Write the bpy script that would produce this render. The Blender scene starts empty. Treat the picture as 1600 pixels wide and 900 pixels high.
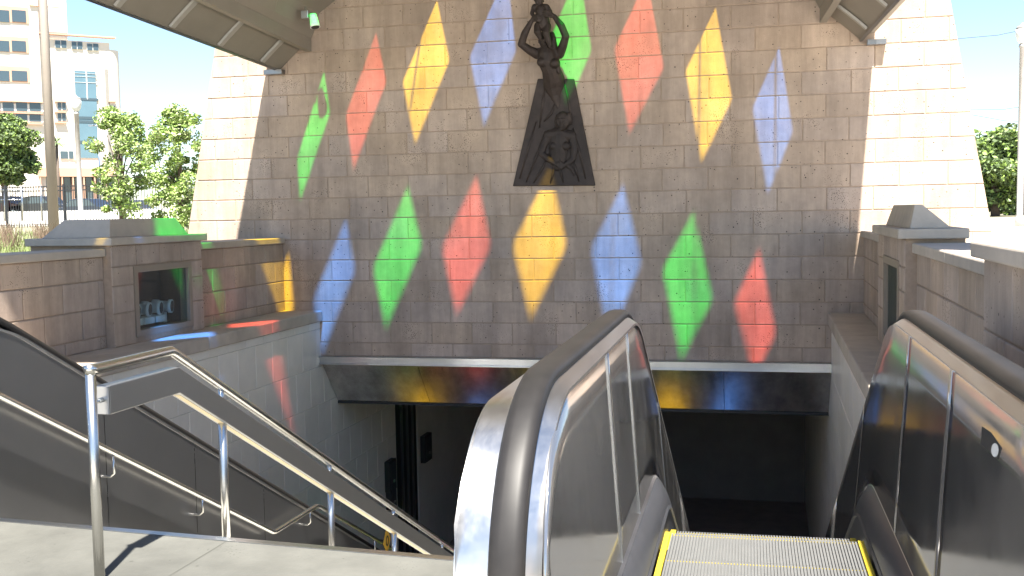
import bpy, bmesh, math, random
from mathutils import Vector, Matrix, noise, geometry
rnd = random.Random(7)
C = bpy.context.scene.collection
S = bpy.context.scene
R = math.radians

# ------------------------------------------------------------------ camera, sky, sun, exposure
F = 1681.75
MR = [Vector((0.9725536, 0.23199489, -0.01782858)), Vector((0.00106447, 0.07218608, 0.99739061)), Vector((-0.2326765, 0.97003481, -0.06995788))]
CAMZ = 1.65
cam = bpy.data.cameras.new('camera'); camo = bpy.data.objects.new('camera', cam); C.objects.link(camo)
cam.sensor_width = 36; cam.lens = 36 * F / 1600; cam.clip_end = 3000; cam.clip_start = .05
m = Matrix.Identity(4)
for i in range(3):
    m[i][0] = MR[0][i]; m[i][1] = MR[1][i]; m[i][2] = -MR[2][i]
m.translation = (0, 0, CAMZ)
camo.matrix_world = m
S.camera = camo
SUN = Vector((-.29, 1.0, -2.0)).normalized()           # direction in which the sunlight travels
w = bpy.data.worlds.new('World'); S.world = w; w.use_nodes = True
nt = w.node_tree
sk = nt.nodes.new('ShaderNodeTexSky'); sk.sky_type = 'NISHITA'; sk.sun_disc = False
sk.sun_elevation = math.asin(-SUN.z); sk.sun_rotation = math.atan2(-SUN.x, -SUN.y)
sk.air_density = .9; sk.dust_density = .0; sk.ozone_density = 1.6
bg = nt.nodes['Background']; bg.inputs['Strength'].default_value = .05
nt.links.new(sk.outputs[0], bg.inputs[0])
sun = bpy.data.lights.new('sun', 'SUN'); sun.energy = 4.3; sun.angle = R(1.1); sun.color = (1, .95, .86)
suno = bpy.data.objects.new('sun', sun); C.objects.link(suno)
suno.rotation_euler = SUN.to_track_quat('-Z', 'Y').to_euler(); suno.location = (5, -20, 40)
S.view_settings.view_transform = 'Standard'; S.view_settings.look = 'None'
S.view_settings.exposure = 2.32; S.view_settings.gamma = 1
S.cycles.max_bounces = 10; S.cycles.transparent_max_bounces = 16; S.cycles.diffuse_bounces = 6
S.cycles.use_denoising = True

# ------------------------------------------------------------------ photo rays -> points in the place
def ray(px, py):
    a, b = (px - 800) / F, -(py - 450) / F
    return MR[0] * a + MR[1] * b + MR[2]
def onY(px, py, Y): d = ray(px, py); return Vector((0, 0, CAMZ)) + d * (Y / d.y)
def onX(px, py, X): d = ray(px, py); return Vector((0, 0, CAMZ)) + d * (X / d.x)
def onZ(px, py, Z): d = ray(px, py); return Vector((0, 0, CAMZ)) + d * ((Z - CAMZ) / d.z)

# ------------------------------------------------------------------ object helpers
class MB:
    def __init__(s): s.v = []; s.f = []; s.sm = []
    def add(s, vs, fs, smooth=False):
        n = len(s.v); s.v += [tuple(v) for v in vs]
        for f in fs: s.f.append(tuple(i + n for i in f)); s.sm.append(smooth)
    def box(s, a, b):
        (x0, y0, z0), (x1, y1, z1) = a, b
        x0, x1 = min(x0, x1), max(x0, x1); y0, y1 = min(y0, y1), max(y0, y1); z0, z1 = min(z0, z1), max(z0, z1)
        s.add([(x0,y0,z0),(x1,y0,z0),(x1,y1,z0),(x0,y1,z0),(x0,y0,z1),(x1,y0,z1),(x1,y1,z1),(x0,y1,z1)],
              [(3,2,1,0),(4,5,6,7),(0,1,5,4),(1,2,6,5),(2,3,7,6),(3,0,4,7)])
    def tube(s, pts, r, n=10, cap=True, smooth=True):
        pts = [Vector(p) for p in pts]; k = len(pts); rs = r if isinstance(r, (list, tuple)) else [r] * k
        t0 = (pts[1] - pts[0]).normalized()
        up = Vector((0, 0, 1)) if abs(t0.z) < .9 else Vector((1, 0, 0))
        base = len(s.v); vs = []; fs = []
        for i, p in enumerate(pts):
            a = (pts[i] - pts[i-1]).normalized() if i > 0 else t0
            b = (pts[i+1] - pts[i]).normalized() if i < k - 1 else a
            t = (a + b).normalized() if (a + b).length > 1e-6 else a
            u = (up - t * up.dot(t)).normalized(); v = t.cross(u); up = u
            sc = 1 / max(.5, math.sqrt(max(.01, (1 + a.dot(b)) / 2)))
            for j in range(n):
                q = 2 * math.pi * j / n
                vs.append(p + (u * math.cos(q) + v * math.sin(q)) * rs[i] * (sc if 0 < i < k-1 else 1))
        for i in range(k - 1):
            for j in range(n):
                fs.append((i*n+j, i*n+(j+1) % n, (i+1)*n+(j+1) % n, (i+1)*n+j))
        s.add(vs, fs, smooth)
        if cap:
            s.add([], []); n0 = len(s.v) - len(vs)
            s.f.append(tuple(n0 + j for j in reversed(range(n)))); s.sm.append(False)
            s.f.append(tuple(n0 + (k-1)*n + j for j in range(n))); s.sm.append(False)
    def sweep(s, rings, closed=True, cap=False, smooth=False):
        n = len(rings[0]); vs = [p for r in rings for p in r]; fs = []
        for i in range(len(rings) - 1):
            for j in range(n if closed else n - 1):
                fs.append((i*n+j, i*n+(j+1) % n, (i+1)*n+(j+1) % n, (i+1)*n+j))
        if cap:
            fs.append(tuple(reversed(range(n)))); fs.append(tuple((len(rings)-1)*n + j for j in range(n)))
        s.add(vs, fs, smooth)
    def prism(s, poly, a, b):
        """poly in 3D (planar), extruded from +a to +b vectors"""
        a, b = Vector(a), Vector(b); n = len(poly)
        vs = [Vector(p) + a for p in poly] + [Vector(p) + b for p in poly]
        s.add(vs, [tuple(range(n))[::-1], tuple(range(n, 2*n))] + [(i, (i+1) % n, (i+1) % n + n, i + n) for i in range(n)])
    def sphere(s, c, r, nu=12, nv=8, sc=(1,1,1)):
        vs = []; fs = []
        for i in range(nv + 1):
            for j in range(nu):
                th = math.pi * i / nv; ph = 2 * math.pi * j / nu
                vs.append((c[0] + r*sc[0]*math.sin(th)*math.cos(ph), c[1] + r*sc[1]*math.sin(th)*math.sin(ph), c[2] + r*sc[2]*math.cos(th)))
        for i in range(nv):
            for j in range(nu): fs.append((i*nu+j, (i+1)*nu+j, (i+1)*nu+(j+1) % nu, i*nu+(j+1) % nu))
        s.add(vs, fs, True)
    def lathe(s, prof, c=(0,0,0), n=16, smooth=True):
        rings = [[(c[0] + r*math.cos(2*math.pi*j/n), c[1] + r*math.sin(2*math.pi*j/n), c[2] + z) for j in range(n)] for r, z in prof]
        s.sweep(rings, True, True, smooth)
    def mesh(s, name):
        me = bpy.data.meshes.new(name); me.from_pydata(s.v, [], s.f)
        me.polygons.foreach_set('use_smooth', s.sm); me.update()
        bm = bmesh.new(); bm.from_mesh(me); bmesh.ops.recalc_face_normals(bm, faces=bm.faces); bm.to_mesh(me); bm.free()
        return me
    def obj(s, name, mat, parent=None): return link(name, s.mesh(name), mat, parent)

def link(name, me, mat, parent=None, loc=None, rz=0):
    o = bpy.data.objects.new(name, me); C.objects.link(o)
    if mat and not me.materials: me.materials.append(mat)
    if loc is not None: o.location = loc
    o.rotation_euler.z = rz
    if parent: o.parent = parent
    return o
def tag(o, label=None, cat=None, group=None, kind=None):
    if label: o['label'] = label
    if cat: o['category'] = cat
    if group: o['group'] = group
    if kind: o['kind'] = kind
    return o
def thing(name, label, cat, group=None, loc=(0,0,0), rz=0):
    o = bpy.data.objects.new(name, None); C.objects.link(o); o.location = loc; o.rotation_euler.z = rz
    o.empty_display_size = .2
    return tag(o, label, cat, group)
def copy_tree(o, parent=None):
    c = o.copy(); C.objects.link(c)
    if parent: c.parent = parent
    for ch in list(o.children): copy_tree(ch, c)
    return c

# ------------------------------------------------------------------ materials
def mat(name, col, rough=.6, metal=0., var=.12, scale=6., bump=0., bscale=60., stretch=None, coords='Position', objvar=0., pits=0., spec=.5, stain=0., rvar=0., clear=0., streak=0.):
    m = bpy.data.materials.new(name); m.use_nodes = True
    n = m.node_tree.nodes; l = m.node_tree.links; b = n['Principled BSDF']
    b.inputs['Metallic'].default_value = metal; b.inputs['Roughness'].default_value = rough
    b.inputs['Specular IOR Level'].default_value = spec
    if clear: b.inputs['Coat Weight'].default_value = clear
    if coords == 'Position': src = n.new('ShaderNodeNewGeometry').outputs['Position']
    else: src = n.new('ShaderNodeTexCoord').outputs['Object']
    if stretch:
        mp = n.new('ShaderNodeMapping'); mp.inputs['Scale'].default_value = stretch; l.new(src, mp.inputs[0]); srcs = mp.outputs[0]
    else: srcs = src
    nz = n.new('ShaderNodeTexNoise'); nz.inputs['Scale'].default_value = scale; nz.inputs['Detail'].default_value = 6; nz.inputs['Roughness'].default_value = .62
    l.new(srcs, nz.inputs[0])
    mr = n.new('ShaderNodeMapRange'); mr.inputs[1].default_value = .25; mr.inputs[2].default_value = .75
    mr.inputs[3].default_value = 1 - var; mr.inputs[4].default_value = 1 + var
    l.new(nz.outputs[0], mr.inputs[0]); val = mr.outputs[0]
    def mul(a, bsock):
        q = n.new('ShaderNodeMath'); q.operation = 'MULTIPLY'; l.new(a, q.inputs[0])
        if isinstance(bsock, float): q.inputs[1].default_value = bsock
        else: l.new(bsock, q.inputs[1])
        return q.outputs[0]
    def rng(sock, a, c, d, e):
        q = n.new('ShaderNodeMapRange'); q.inputs[1].default_value = a; q.inputs[2].default_value = c; q.inputs[3].default_value = d; q.inputs[4].default_value = e
        l.new(sock, q.inputs[0]); return q.outputs[0]
    hsv = n.new('ShaderNodeHueSaturation'); hsv.inputs['Color'].default_value = (*col, 1)
    if objvar:
        oi = n.new('ShaderNodeObjectInfo'); val = mul(val, rng(oi.outputs['Random'], 0, 1, 1 - objvar, 1 + objvar))
        wn = n.new('ShaderNodeTexWhiteNoise'); wn.noise_dimensions = '1D'; l.new(oi.outputs['Random'], wn.inputs['W'])
        l.new(rng(wn.outputs[0], 0, 1, .90, 1.12), hsv.inputs['Saturation'])
        l.new(rng(wn.outputs[0], 0, 1, .497, .504), hsv.inputs['Hue'])
    if stain:
        n2 = n.new('ShaderNodeTexNoise'); n2.inputs['Scale'].default_value = 1.3; n2.inputs['Detail'].default_value = 5; l.new(src, n2.inputs[0])
        val = mul(val, rng(n2.outputs[0], .35, .65, 1 - stain, 1 + stain))
    if streak:
        mp2 = n.new('ShaderNodeMapping'); mp2.inputs['Scale'].default_value = (2.2, 2.2, .22); l.new(src, mp2.inputs[0])
        n4 = n.new('ShaderNodeTexNoise'); n4.inputs['Scale'].default_value = 1.6; n4.inputs['Detail'].default_value = 7; n4.inputs['Roughness'].default_value = .7; l.new(mp2.outputs[0], n4.inputs[0])
        val = mul(val, rng(n4.outputs[0], .36, .66, 1 - streak, 1 + streak * .6))
    hgt = None
    if pits:
        v1 = n.new('ShaderNodeTexVoronoi'); v1.inputs['Scale'].default_value = 17; l.new(src, v1.inputs[0])
        # only some cells hold a pit, of uneven size
        th = rng(v1.outputs['Color'], .58, 1, -.02, .19)
        c1 = n.new('ShaderNodeMath'); c1.operation = 'LESS_THAN'; l.new(v1.outputs['Distance'], c1.inputs[0]); l.new(th, c1.inputs[1])
        v2 = n.new('ShaderNodeTexVoronoi'); v2.inputs['Scale'].default_value = 52; l.new(src, v2.inputs[0])
        n3 = n.new('ShaderNodeTexNoise'); n3.inputs['Scale'].default_value = 2.6; l.new(src, n3.inputs[0])
        th2 = rng(n3.outputs[0], .48, .7, -.02, .27)
        c2 = n.new('ShaderNodeMath'); c2.operation = 'LESS_THAN'; l.new(v2.outputs['Distance'], c2.inputs[0]); l.new(th2, c2.inputs[1])
        mx = n.new('ShaderNodeMath'); mx.operation = 'MAXIMUM'; l.new(c1.outputs[0], mx.inputs[0]); l.new(c2.outputs[0], mx.inputs[1])
        hgt = mx.outputs[0]; val = mul(val, rng(hgt, 0, 1, 1, 1 - pits))
    l.new(val, hsv.inputs['Value']); l.new(hsv.outputs[0], b.inputs['Base Color'])
    if rvar:
        l.new(rng(nz.outputs[0], .3, .7, max(.02, rough - rvar), rough + rvar), b.inputs['Roughness'])
    if bump:
        nb = n.new('ShaderNodeTexNoise'); nb.inputs['Scale'].default_value = bscale; nb.inputs['Detail'].default_value = 4; l.new(srcs, nb.inputs[0])
        bp = n.new('ShaderNodeBump'); bp.inputs['Strength'].default_value = bump; bp.inputs['Distance'].default_value = .01
        if hgt is not None:
            sb = n.new('ShaderNodeMath'); sb.operation = 'SUBTRACT'; l.new(nb.outputs[0], sb.inputs[0]); l.new(hgt, sb.inputs[1]); l.new(sb.outputs[0], bp.inputs['Height'])
        else: l.new(nb.outputs[0], bp.inputs['Height'])
        l.new(bp.outputs[0], b.inputs['Normal'])
    return m
def glass_tint(name, col, gloss=.06, var=True):
    m = bpy.data.materials.new(name); m.use_nodes = True; n = m.node_tree.nodes; l = m.node_tree.links
    n.remove(n['Principled BSDF']); o = n['Material Output']
    t = n.new('ShaderNodeBsdfTransparent')
    ge = n.new('ShaderNodeNewGeometry'); nz = n.new('ShaderNodeTexNoise'); nz.inputs['Scale'].default_value = 3.5; nz.inputs['Detail'].default_value = 4; l.new(ge.outputs['Position'], nz.inputs[0])
    mr = n.new('ShaderNodeMapRange'); mr.inputs[1].default_value = .3; mr.inputs[2].default_value = .7; mr.inputs[3].default_value = .66 if var else 1; mr.inputs[4].default_value = 1.05 if var else 1; l.new(nz.outputs[0], mr.inputs[0])
    hs = n.new('ShaderNodeHueSaturation'); hs.inputs['Color'].default_value = (*col, 1); l.new(mr.outputs[0], hs.inputs['Value']); l.new(hs.outputs[0], t.inputs[0])
    g = n.new('ShaderNodeBsdfGlossy'); g.inputs['Roughness'].default_value = .03
    mx = n.new('ShaderNodeMixShader'); mx.inputs[0].default_value = gloss
    l.new(t.outputs[0], mx.inputs[1]); l.new(g.outputs[0], mx.inputs[2]); l.new(mx.outputs[0], o.inputs[0]); return m
def emis(name, col, st):
    m = bpy.data.materials.new(name); m.use_nodes = True; b = m.node_tree.nodes['Principled BSDF']
    b.inputs['Base Color'].default_value = (*col, 1); b.inputs['Emission Color'].default_value = (*col, 1); b.inputs['Emission Strength'].default_value = st
    return m
STONE = mat('split_block', (.445, .342, .27), .85, var=.10, scale=9, bump=.35, bscale=90, objvar=.07, pits=.85, stain=.12, streak=.2)
MORTAR = mat('mortar', (.37, .28, .21), .9, var=.15, scale=20, bump=.3)
CAPST = mat('cast_stone', (.45, .385, .32), .8, var=.10, scale=7, bump=.2, stain=.10, objvar=.05)
SCORE = mat('score_line', (.07, .07, .062), .9)
STAIRC = mat('stair_concrete', (.42, .41, .38), .8, var=.08, scale=5, stain=.08)  # treads are out of sight, paler than the landing to bounce light upward
TILE = mat('grey_tile', (.78, .73, .65), .34, var=.05, scale=4, stain=.05, objvar=.035, spec=.5)
GROUT = mat('tile_grout', (.22, .21, .19), .8)
CONC = mat('landing_concrete', (.088, .088, .079), .75, var=.16, scale=5, bump=.2, bscale=40, stain=.16, pits=.35)
STEEL = mat('brushed_steel', (.62, .61, .60), .33, 1, var=.03, scale=3, stretch=(6, .6, 6), rvar=.05)
STEELD = mat('balustrade_steel', (.42, .41, .40), .13, .88, var=.06, scale=3, rvar=.06, stain=.05)
STEELX = mat('cladding_steel', (.25, .25, .255), .30, .88, var=.05, scale=2, rvar=.015)
FASC = mat('fascia_steel', (.58, .56, .54), .19, .9, streak=.3, var=.06, scale=2, stretch=(5, .3, .3), rvar=.05, bump=.02, bscale=1.2)
TUBE = mat('satin_tube', (.62, .61, .58), .27, 1, var=.04, scale=8)
GALV = mat('galvanised_trim', (.50, .52, .54), .30, 1, var=.06, scale=6)
RUBBER = mat('handrail_rubber', (.016, .0145, .014), .5, var=.3, scale=8, spec=.35)
BLACK = mat('dark_paint', (.02, .02, .022), .5)
DECKD = mat('skirt_black', (.045, .047, .055), .35, .0, var=.15, scale=10)
YELLOW = mat('safety_yellow', (.50, .38, .03), .5, var=.12, scale=30)
STEP = mat('step_aluminium', (.155, .159, .161), .45, .3, var=.08, scale=14)
STEPG = mat('step_groove', (.16, .16, .17), .6, .3)
CANOPY = mat('canopy_paint', (.235, .21, .175), .5, var=.06, scale=3, stain=.05)
RIBM = mat('rib_paint', (.36, .345, .32), .5, var=.06)
BRONZE = mat('bronze', (.042, .030, .026), .58, .35, var=.35, scale=10, bump=.25, bscale=45, stain=.25)
GLASS = {'green': glass_tint('green_glass', (.0, .80, .06)), 'red': glass_tint('red_glass', (.58, .075, .05)),
         'yellow': glass_tint('amber_glass', (1.0, .72, .01)), 'blue': glass_tint('blue_glass', (.07, .27, .95)), 'teal': glass_tint('teal_glass', (.1, .5, .45))}
PINE = mat('foliage_dark', (.085, .125, .045), .6, var=.45, scale=2.5, coords='Object')
LEAF = mat('foliage_light', (.21, .31, .07), .5, var=.4, scale=3)
LEAFB = mat('foliage_pale', (.36, .42, .20), .5, var=.3, scale=3)
BARK = mat('bark', (.12, .09, .07), .9, var=.3, scale=15)
GRASS = mat('grass_blades', (.12, .16, .04), .7, var=.4, scale=2)
SOIL = mat('ground_soil', (.20, .18, .12), .95, var=.25, scale=1.5)
PAVE = mat('pale_paving', (.60, .56, .50), .8, var=.06, scale=1.5)
POLE = mat('pole_paint', (.30, .26, .22), .55, var=.05, scale=3)
POLEB = mat('lamp_post_paint', (.36, .34, .32), .5, .2)
LAMPG = mat('lamp_globe', (.62, .63, .60), .3)
FENCE = mat('fence_iron', (.02, .022, .025), .5)
WHITEP = mat('white_wall_paint', (.75, .73, .70), .7, var=.05)
BLD = mat('hospital_plaster', (.70, .64, .56), .8, var=.04, scale=.3)
TERRA = mat('terracotta_trim', (.50, .30, .21), .75, var=.08, scale=.6)
WING = mat('window_glass', (.05, .075, .09), .08, 0, var=.1, spec=.8)
WINB = mat('blue_glass_wall', (.10, .17, .21), .08, 0, var=.1, scale=.4, spec=.8)
FRAMEW = mat('window_frame_white', (.68, .66, .62), .5)
FLOOR = mat('passage_floor', (.36, .29, .28), .45, var=.2, scale=4)
DARKW = mat('passage_wall', (.28, .26, .25), .6, var=.15, scale=2)
WHITEL = mat('lamp_white', (.84, .88, .88), .35)
RECESS = mat('recess_wall', (.05, .05, .055), .6)
TAN = mat('bronze_frame', (.30, .235, .175), .6, var=.05)
PANEGL = glass_tint('clear_pane', (.80, .86, .86), .12, False)
DIFF = mat('light_diffuser', (.72, .58, .33), .45, var=.05)
LENS = mat('indicator_lens', (.8, .8, .78), .2)
HILLM = mat('hill_dirt', (.30, .20, .13), .95, var=.2, scale=.02)

# ------------------------------------------------------------------ ground and landing
YW = 14.82                                  # plane of the block wall
XL, XR = -7.05, 1.20                        # inner faces of the parapets
LX, RX = -6.50, .80                         # tiled well walls
g = MB()
xs = [-900, -300, -80, -30, -8.3, 2.35, 12, 40, 120, 900]; ys = [-900, -100, -30, -12, 16.3, 22, 30, 45, 90, 200, 900]
def gz(x, y):
    z = 1.15
    if x < -8.2: z += .23 * min(1, max(0, (y - 14) / 26))
    return z
idx = {}
for i, x in enumerate(xs):
    for j, y in enumerate(ys): idx[i, j] = len(g.v); g.v.append((x, y, gz(x, y)))
for i in range(len(xs) - 1):
    for j in range(len(ys) - 1):
        if xs[i] >= -8.3 and xs[i+1] <= 2.35 and ys[j] >= -12 and ys[j+1] <= 16.3: continue
        g.f.append((idx[i, j], idx[i+1, j], idx[i+1, j+1], idx[i, j+1])); g.sm.append(False)
tag(g.obj('ground', SOIL), kind='structure')
# pale plaza paving on the right; unseen paving behind and left added to bounce light
g = MB(); g.add([(2.36, -60, 1.158), (60, -60, 1.158), (60, 40, 1.158), (2.36, 40, 1.158)], [(0, 1, 2, 3)]); g.add([(-60, -60, 1.158), (2.36, -60, 1.158), (2.36, -12.1, 1.158), (-60, -12.1, 1.158)], [(0, 1, 2, 3)]); g.add([(-60, -12.1, 1.158), (-8.31, -12.1, 1.158), (-8.31, 5, 1.158), (-60, 5, 1.158)], [(0, 1, 2, 3)])
tag(g.obj('plaza_pavement', PAVE), kind='structure')
# retaining wall round the back of the sunken court
g = MB(); g.box((-8.3, -12.3, -.2), (2.35, -12, 1.18)); g.box((-8.32, -12, -.2), (-8.1, 2, 1.18)); g.box((2.1, -12, -.2), (2.37, 2, 1.18))
tag(g.obj('court_retaining_wall', CAPST), 'low plain retaining wall round the court behind the escalators', 'wall')
g = MB()

for x0, x1 in ((-8.1, -6.22), (.90, 2.1)): g.box((x0, 2.2, -.3), (x1, 5.3, 0))
p_ = MB(); p_.box((-8.1, -12, -.3), (2.1, 2.2, -.002)); tag(p_.obj('court_pavement', PAVE), kind='structure')  # unseen court floor, kept pale to bounce sunlight onto wall and canopy
e0, e1 = onZ(0, 810, 0), onZ(700, 870, 0)
sl = (e1.y - e0.y) / (e1.x - e0.x)
def edge_y(x): return e0.y + (x - e0.x) * sl
XA, XB = -4.41, -.985
g.prism([(XA, 2.2, 0), (XB, 2.2, 0), (XB, edge_y(XB) - .055, 0), (XA, edge_y(XA) - .055, 0)], (0, 0, -.3), (0, 0, 0))
landing = tag(g.obj('landing', CONC), kind='structure')
g = MB(); g.prism([(XA, edge_y(XA) - .053, 0), (XB, edge_y(XB) - .053, 0), (XB, edge_y(XB), 0), (XA, edge_y(XA), 0)], (0, 0, -.08), (0, 0, .004))
g.obj('nosing_strip', GALV, landing)
for x0, y0, x1, y1 in ((XA, 4.23, XB, 4.10), (-2.72, 2.2, -2.70, edge_y(-2.7) - .06)):     # score lines in the slab
    g = MB(); d = Vector((x1 - x0, y1 - y0, 0)).normalized(); q = Vector((-d.y, d.x, 0)) * .004
    a, b_ = Vector((x0, y0, .0015)), Vector((x1, y1, .0015))
    g.add([a - q, b_ - q, b_ + q, a + q], [(0, 1, 2, 3)]); g.obj('score_joint', SCORE, landing)

# stair flight between the two escalators, with a mid landing
stairs = thing('stairs', 'wide grey stair flight going down between the two escalators', 'stairs', loc=(XA, 5, 0))
TAN_ = .543; RUN = .31; RISE = RUN * TAN_
y = edge_y(-2.7); z = 0.; k = 0
while z > -5.05:
    run = RUN if not (-2.2 < z < -2.05) else 1.25
    z -= RISE
    g = MB(); 
    skew = [(XA + .03, (XA + 2.7) * sl), (XB - .02, (XB + 2.7) * sl)]
    g.prism([(skew[0][0], y + skew[0][1], z), (skew[1][0], y + skew[1][1], z), (skew[1][0], y + run + skew[1][1], z), (skew[0][0], y + run + skew[0][1], z)], (0, 0, -.5), (0, 0, 0))
    o = g.obj('tread', STAIRC, stairs); o.matrix_parent_inverse = Matrix.Translation((-XA, -5, 0)); y += run
FZ = -5.2
g = MB(); g.box((-7.6, 5.2, FZ - .2), (1.6, 27, FZ)); tag(g.obj('passage_floor', FLOOR), kind='structure')
g = MB(); g.box((-7.6, 15.42, -1.2), (1.6, 27, -.9)); tag(g.obj('passage_ceiling', DARKW), kind='structure')
g = MB(); g.box((-7.6, 25.5, FZ), (1.6, 25.8, -1.2)); bw = g.obj('passage_back_wall', DARKW)
tag(bw, 'dark wall at the far end of the underground passage', 'wall')
g = MB(); g.box((-6.4, 25.42, -2.05), (.75, 25.5, -1.2)); g.obj('bulkhead_panel', mat('bulkhead_grey', (.45, .43, .42), .6), bw)
g = MB(); g.box((-6.5, 4.2, FZ), (XA - .1, 4.4, -.3)); g.box((XB, 2.2, FZ), (RX, 2.4, -.3)); g.box((XA - .1, 4.5, FZ), (XB, 4.6, -.3))  # unseen walls added so no light leaks in below the landing
tag(g.obj('pit_wall', DARKW), 'hidden wall added to keep light out of the pit under the landing edge', 'wall')

# ------------------------------------------------------------------ block walls
def block_mesh(q, depth=.07, ch=.007):
    """q: four (u,z) corners (counter-clockwise seen from outside); outside is -y"""
    cx = sum(p[0] for p in q) / 4; cz = sum(p[1] for p in q) / 4
    def inset(p, d): 
        vx, vz = cx - p[0], cz - p[1]; return (p[0] + math.copysign(min(d, abs(vx)), vx), p[1] + math.copysign(min(d, abs(vz)), vz))
    mb = MB(); vs = [(p[0], depth, p[1]) for p in q] + [(p[0], ch * .8, p[1]) for p in q] + [(*(lambda a: (a[0], 0, a[1]))(inset(p, ch)),) for p in q]
    fs = [(8, 9, 10, 11)]
    for i in range(4):
        j = (i + 1) % 4; fs += [(i, j, 4 + j, 4 + i), (4 + i, 4 + j, 8 + j, 8 + i)]
    mb.add(vs, fs); return mb
_cache = {}
def put_block(name, quad, origin, rz, parent, material, base, depth=.07, jit=.0015):
    u0 = min(p[0] for p in quad); z0 = min(p[1] for p in quad)
    loc = [(round(p[0] - u0, 4), round(p[1] - z0, 4)) for p in quad]
    key = (tuple(loc), material.name, depth)
    if key not in _cache:
        _cache[key] = block_mesh(loc, depth).mesh(name); _cache[key].materials.append(material)
    c, s = math.cos(rz), math.sin(rz)
    pr = rnd.uniform(-jit, jit)
    x, yy = u0, pr
    p = Vector(origin) + Vector((x*c - yy*s, x*s + yy*c, z0)) - Vector(base)
    o = bpy.data.objects.new(name, _cache[key]); C.objects.link(o); o.parent = parent; o.location = p; o.rotation_euler.z = rz
    return o
H = .3048; J = .0062
C0 = -1.876 + CAMZ                           # height of course line 0
U0 = -6.5986                                 # joint position in the even courses
# main wall
wall = thing('block_wall', 'tall tapering wall of tan concrete blocks lit by coloured diamonds above the passage', 'wall', loc=(-2.93, YW, -.43))
WB = (-2.93, YW, -.43)
def eL(z): return -8.335 + (z - 2.8) * .205
def eR(z): return 2.50 + (2.8 - z) * .18
ZT = 7.2
g = MB(); bk = .008
pl = [(eL(-.4), YW + bk, -.43), (eR(-.4), YW + bk, -.43), (eR(ZT), YW + bk, ZT), (eL(ZT), YW + bk, ZT)]
g.prism(pl, (0, 0, 0), (0, 1.3, 0)); o = g.obj('wall_core', MORTAR, wall); o.matrix_parent_inverse = Matrix.Translation((-WB[0], -WB[1], -WB[2]))
blocks = []
k = -1
while True:
    z0, z1 = C0 + k * H, C0 + (k + 1) * H
    if k == -1: z0 = -.425
    if z0 > ZT - .1: break
    off = U0 + (0 if k % 2 == 0 else H)
    n0 = math.floor((eL(z0) - off) / (2*H)) - 1
    for n in range(n0, n0 + 24):
        a, b = off + n * 2 * H, off + (n + 1) * 2 * H
        jx = .022 * math.sin(k * 7.3 + n * 3.1)
        aw, bw_ = a + J + .014 * math.sin(k*5.1 + n*2.3), b - J + .014 * math.sin(k*5.1 + (n+1)*2.3)
        za, zb = z0 + J, z1 - J
        lo = max(eL(za), eL(zb)); hi = min(eR(za), eR(zb))
        if bw_ < min(eL(za), eL(zb)) + .05 or aw > max(eR(za), eR(zb)) - .05: continue
        ql = [aw, aw]; qr = [bw_, bw_]
        if aw < lo: ql = [max(aw, eL(za)), max(aw, eL(zb))]
        if bw_ > hi: qr = [min(bw_, eR(za)), min(bw_, eR(zb))]
        if qr[0] - ql[0] < .04 or qr[1] - ql[1] < .04: continue
        blocks.append((z0, [(ql[0], za), (qr[0], za), (qr[1], zb), (ql[1], zb)]))
    k += 1
seen = [b for b in blocks if b[0] < 4.42]; seen.sort(key=lambda b: b[0]); rest = [b for b in blocks if b[0] >= 4.42]
rest += seen[298:]; seen = seen[:298]
for z0, q in seen: put_block('block', q, (0, YW, 0), 0, wall, STONE, WB)
g = MB()
for z0, q in rest:
    b = block_mesh(q); g.add([(v[0], v[1] + YW, v[2]) for v in b.v], b.f)
o = g.obj('upper_blocks', STONE, wall); o['kind'] = 'stuff'; o.matrix_parent_inverse = Matrix.Translation((-WB[0], -WB[1], -WB[2]))
# steel lintel angle and the sloping mirror fascia under the wall
lin = MB(); lin.box((LX - .1, YW - .05, -.545), (RX + .05, YW + .3, -.43)); lin.box((LX - .1, YW - .085, -.545), (RX + .05, YW - .05, -.53)); lin.box((LX - .1, YW - .085, -.445), (RX + .05, YW - .05, -.43))
tag(lin.obj('lintel_angle', GALV), 'long bright steel angle along the foot of the block wall', 'lintel')
fas = thing('mirror_fascia', 'dark mirror steel fascia sloping back over the passage mouth', 'fascia', loc=(-2.9, YW, -.55))
fa, fb = Vector((0, YW + .02, -.548)), Vector((0, 15.42, -1.22))
edges = [LX, -5.0, -3.55, -2.1, -.62, RX]
for i in range(5):
    g = MB(); x0, x1 = edges[i] + .003, edges[i+1] - .003
    g.prism([(x0, fa.y, fa.z), (x1, fa.y, fa.z), (x1, fb.y, fb.z), (x0, fb.y, fb.z)], (0, 0, 0), (0, .03, .03))
    o = g.obj('steel_panel', FASC, fas); o.matrix_parent_inverse = Matrix.Translation((2.9, -YW, .55))
    g = MB(); g.box((x0, 15.40, -1.245), (x1, 15.44, -1.21)); o = g.obj('bottom_lip', BLACK, fas); o.matrix_parent_inverse = Matrix.Translation((2.9, -YW, .55))

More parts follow.
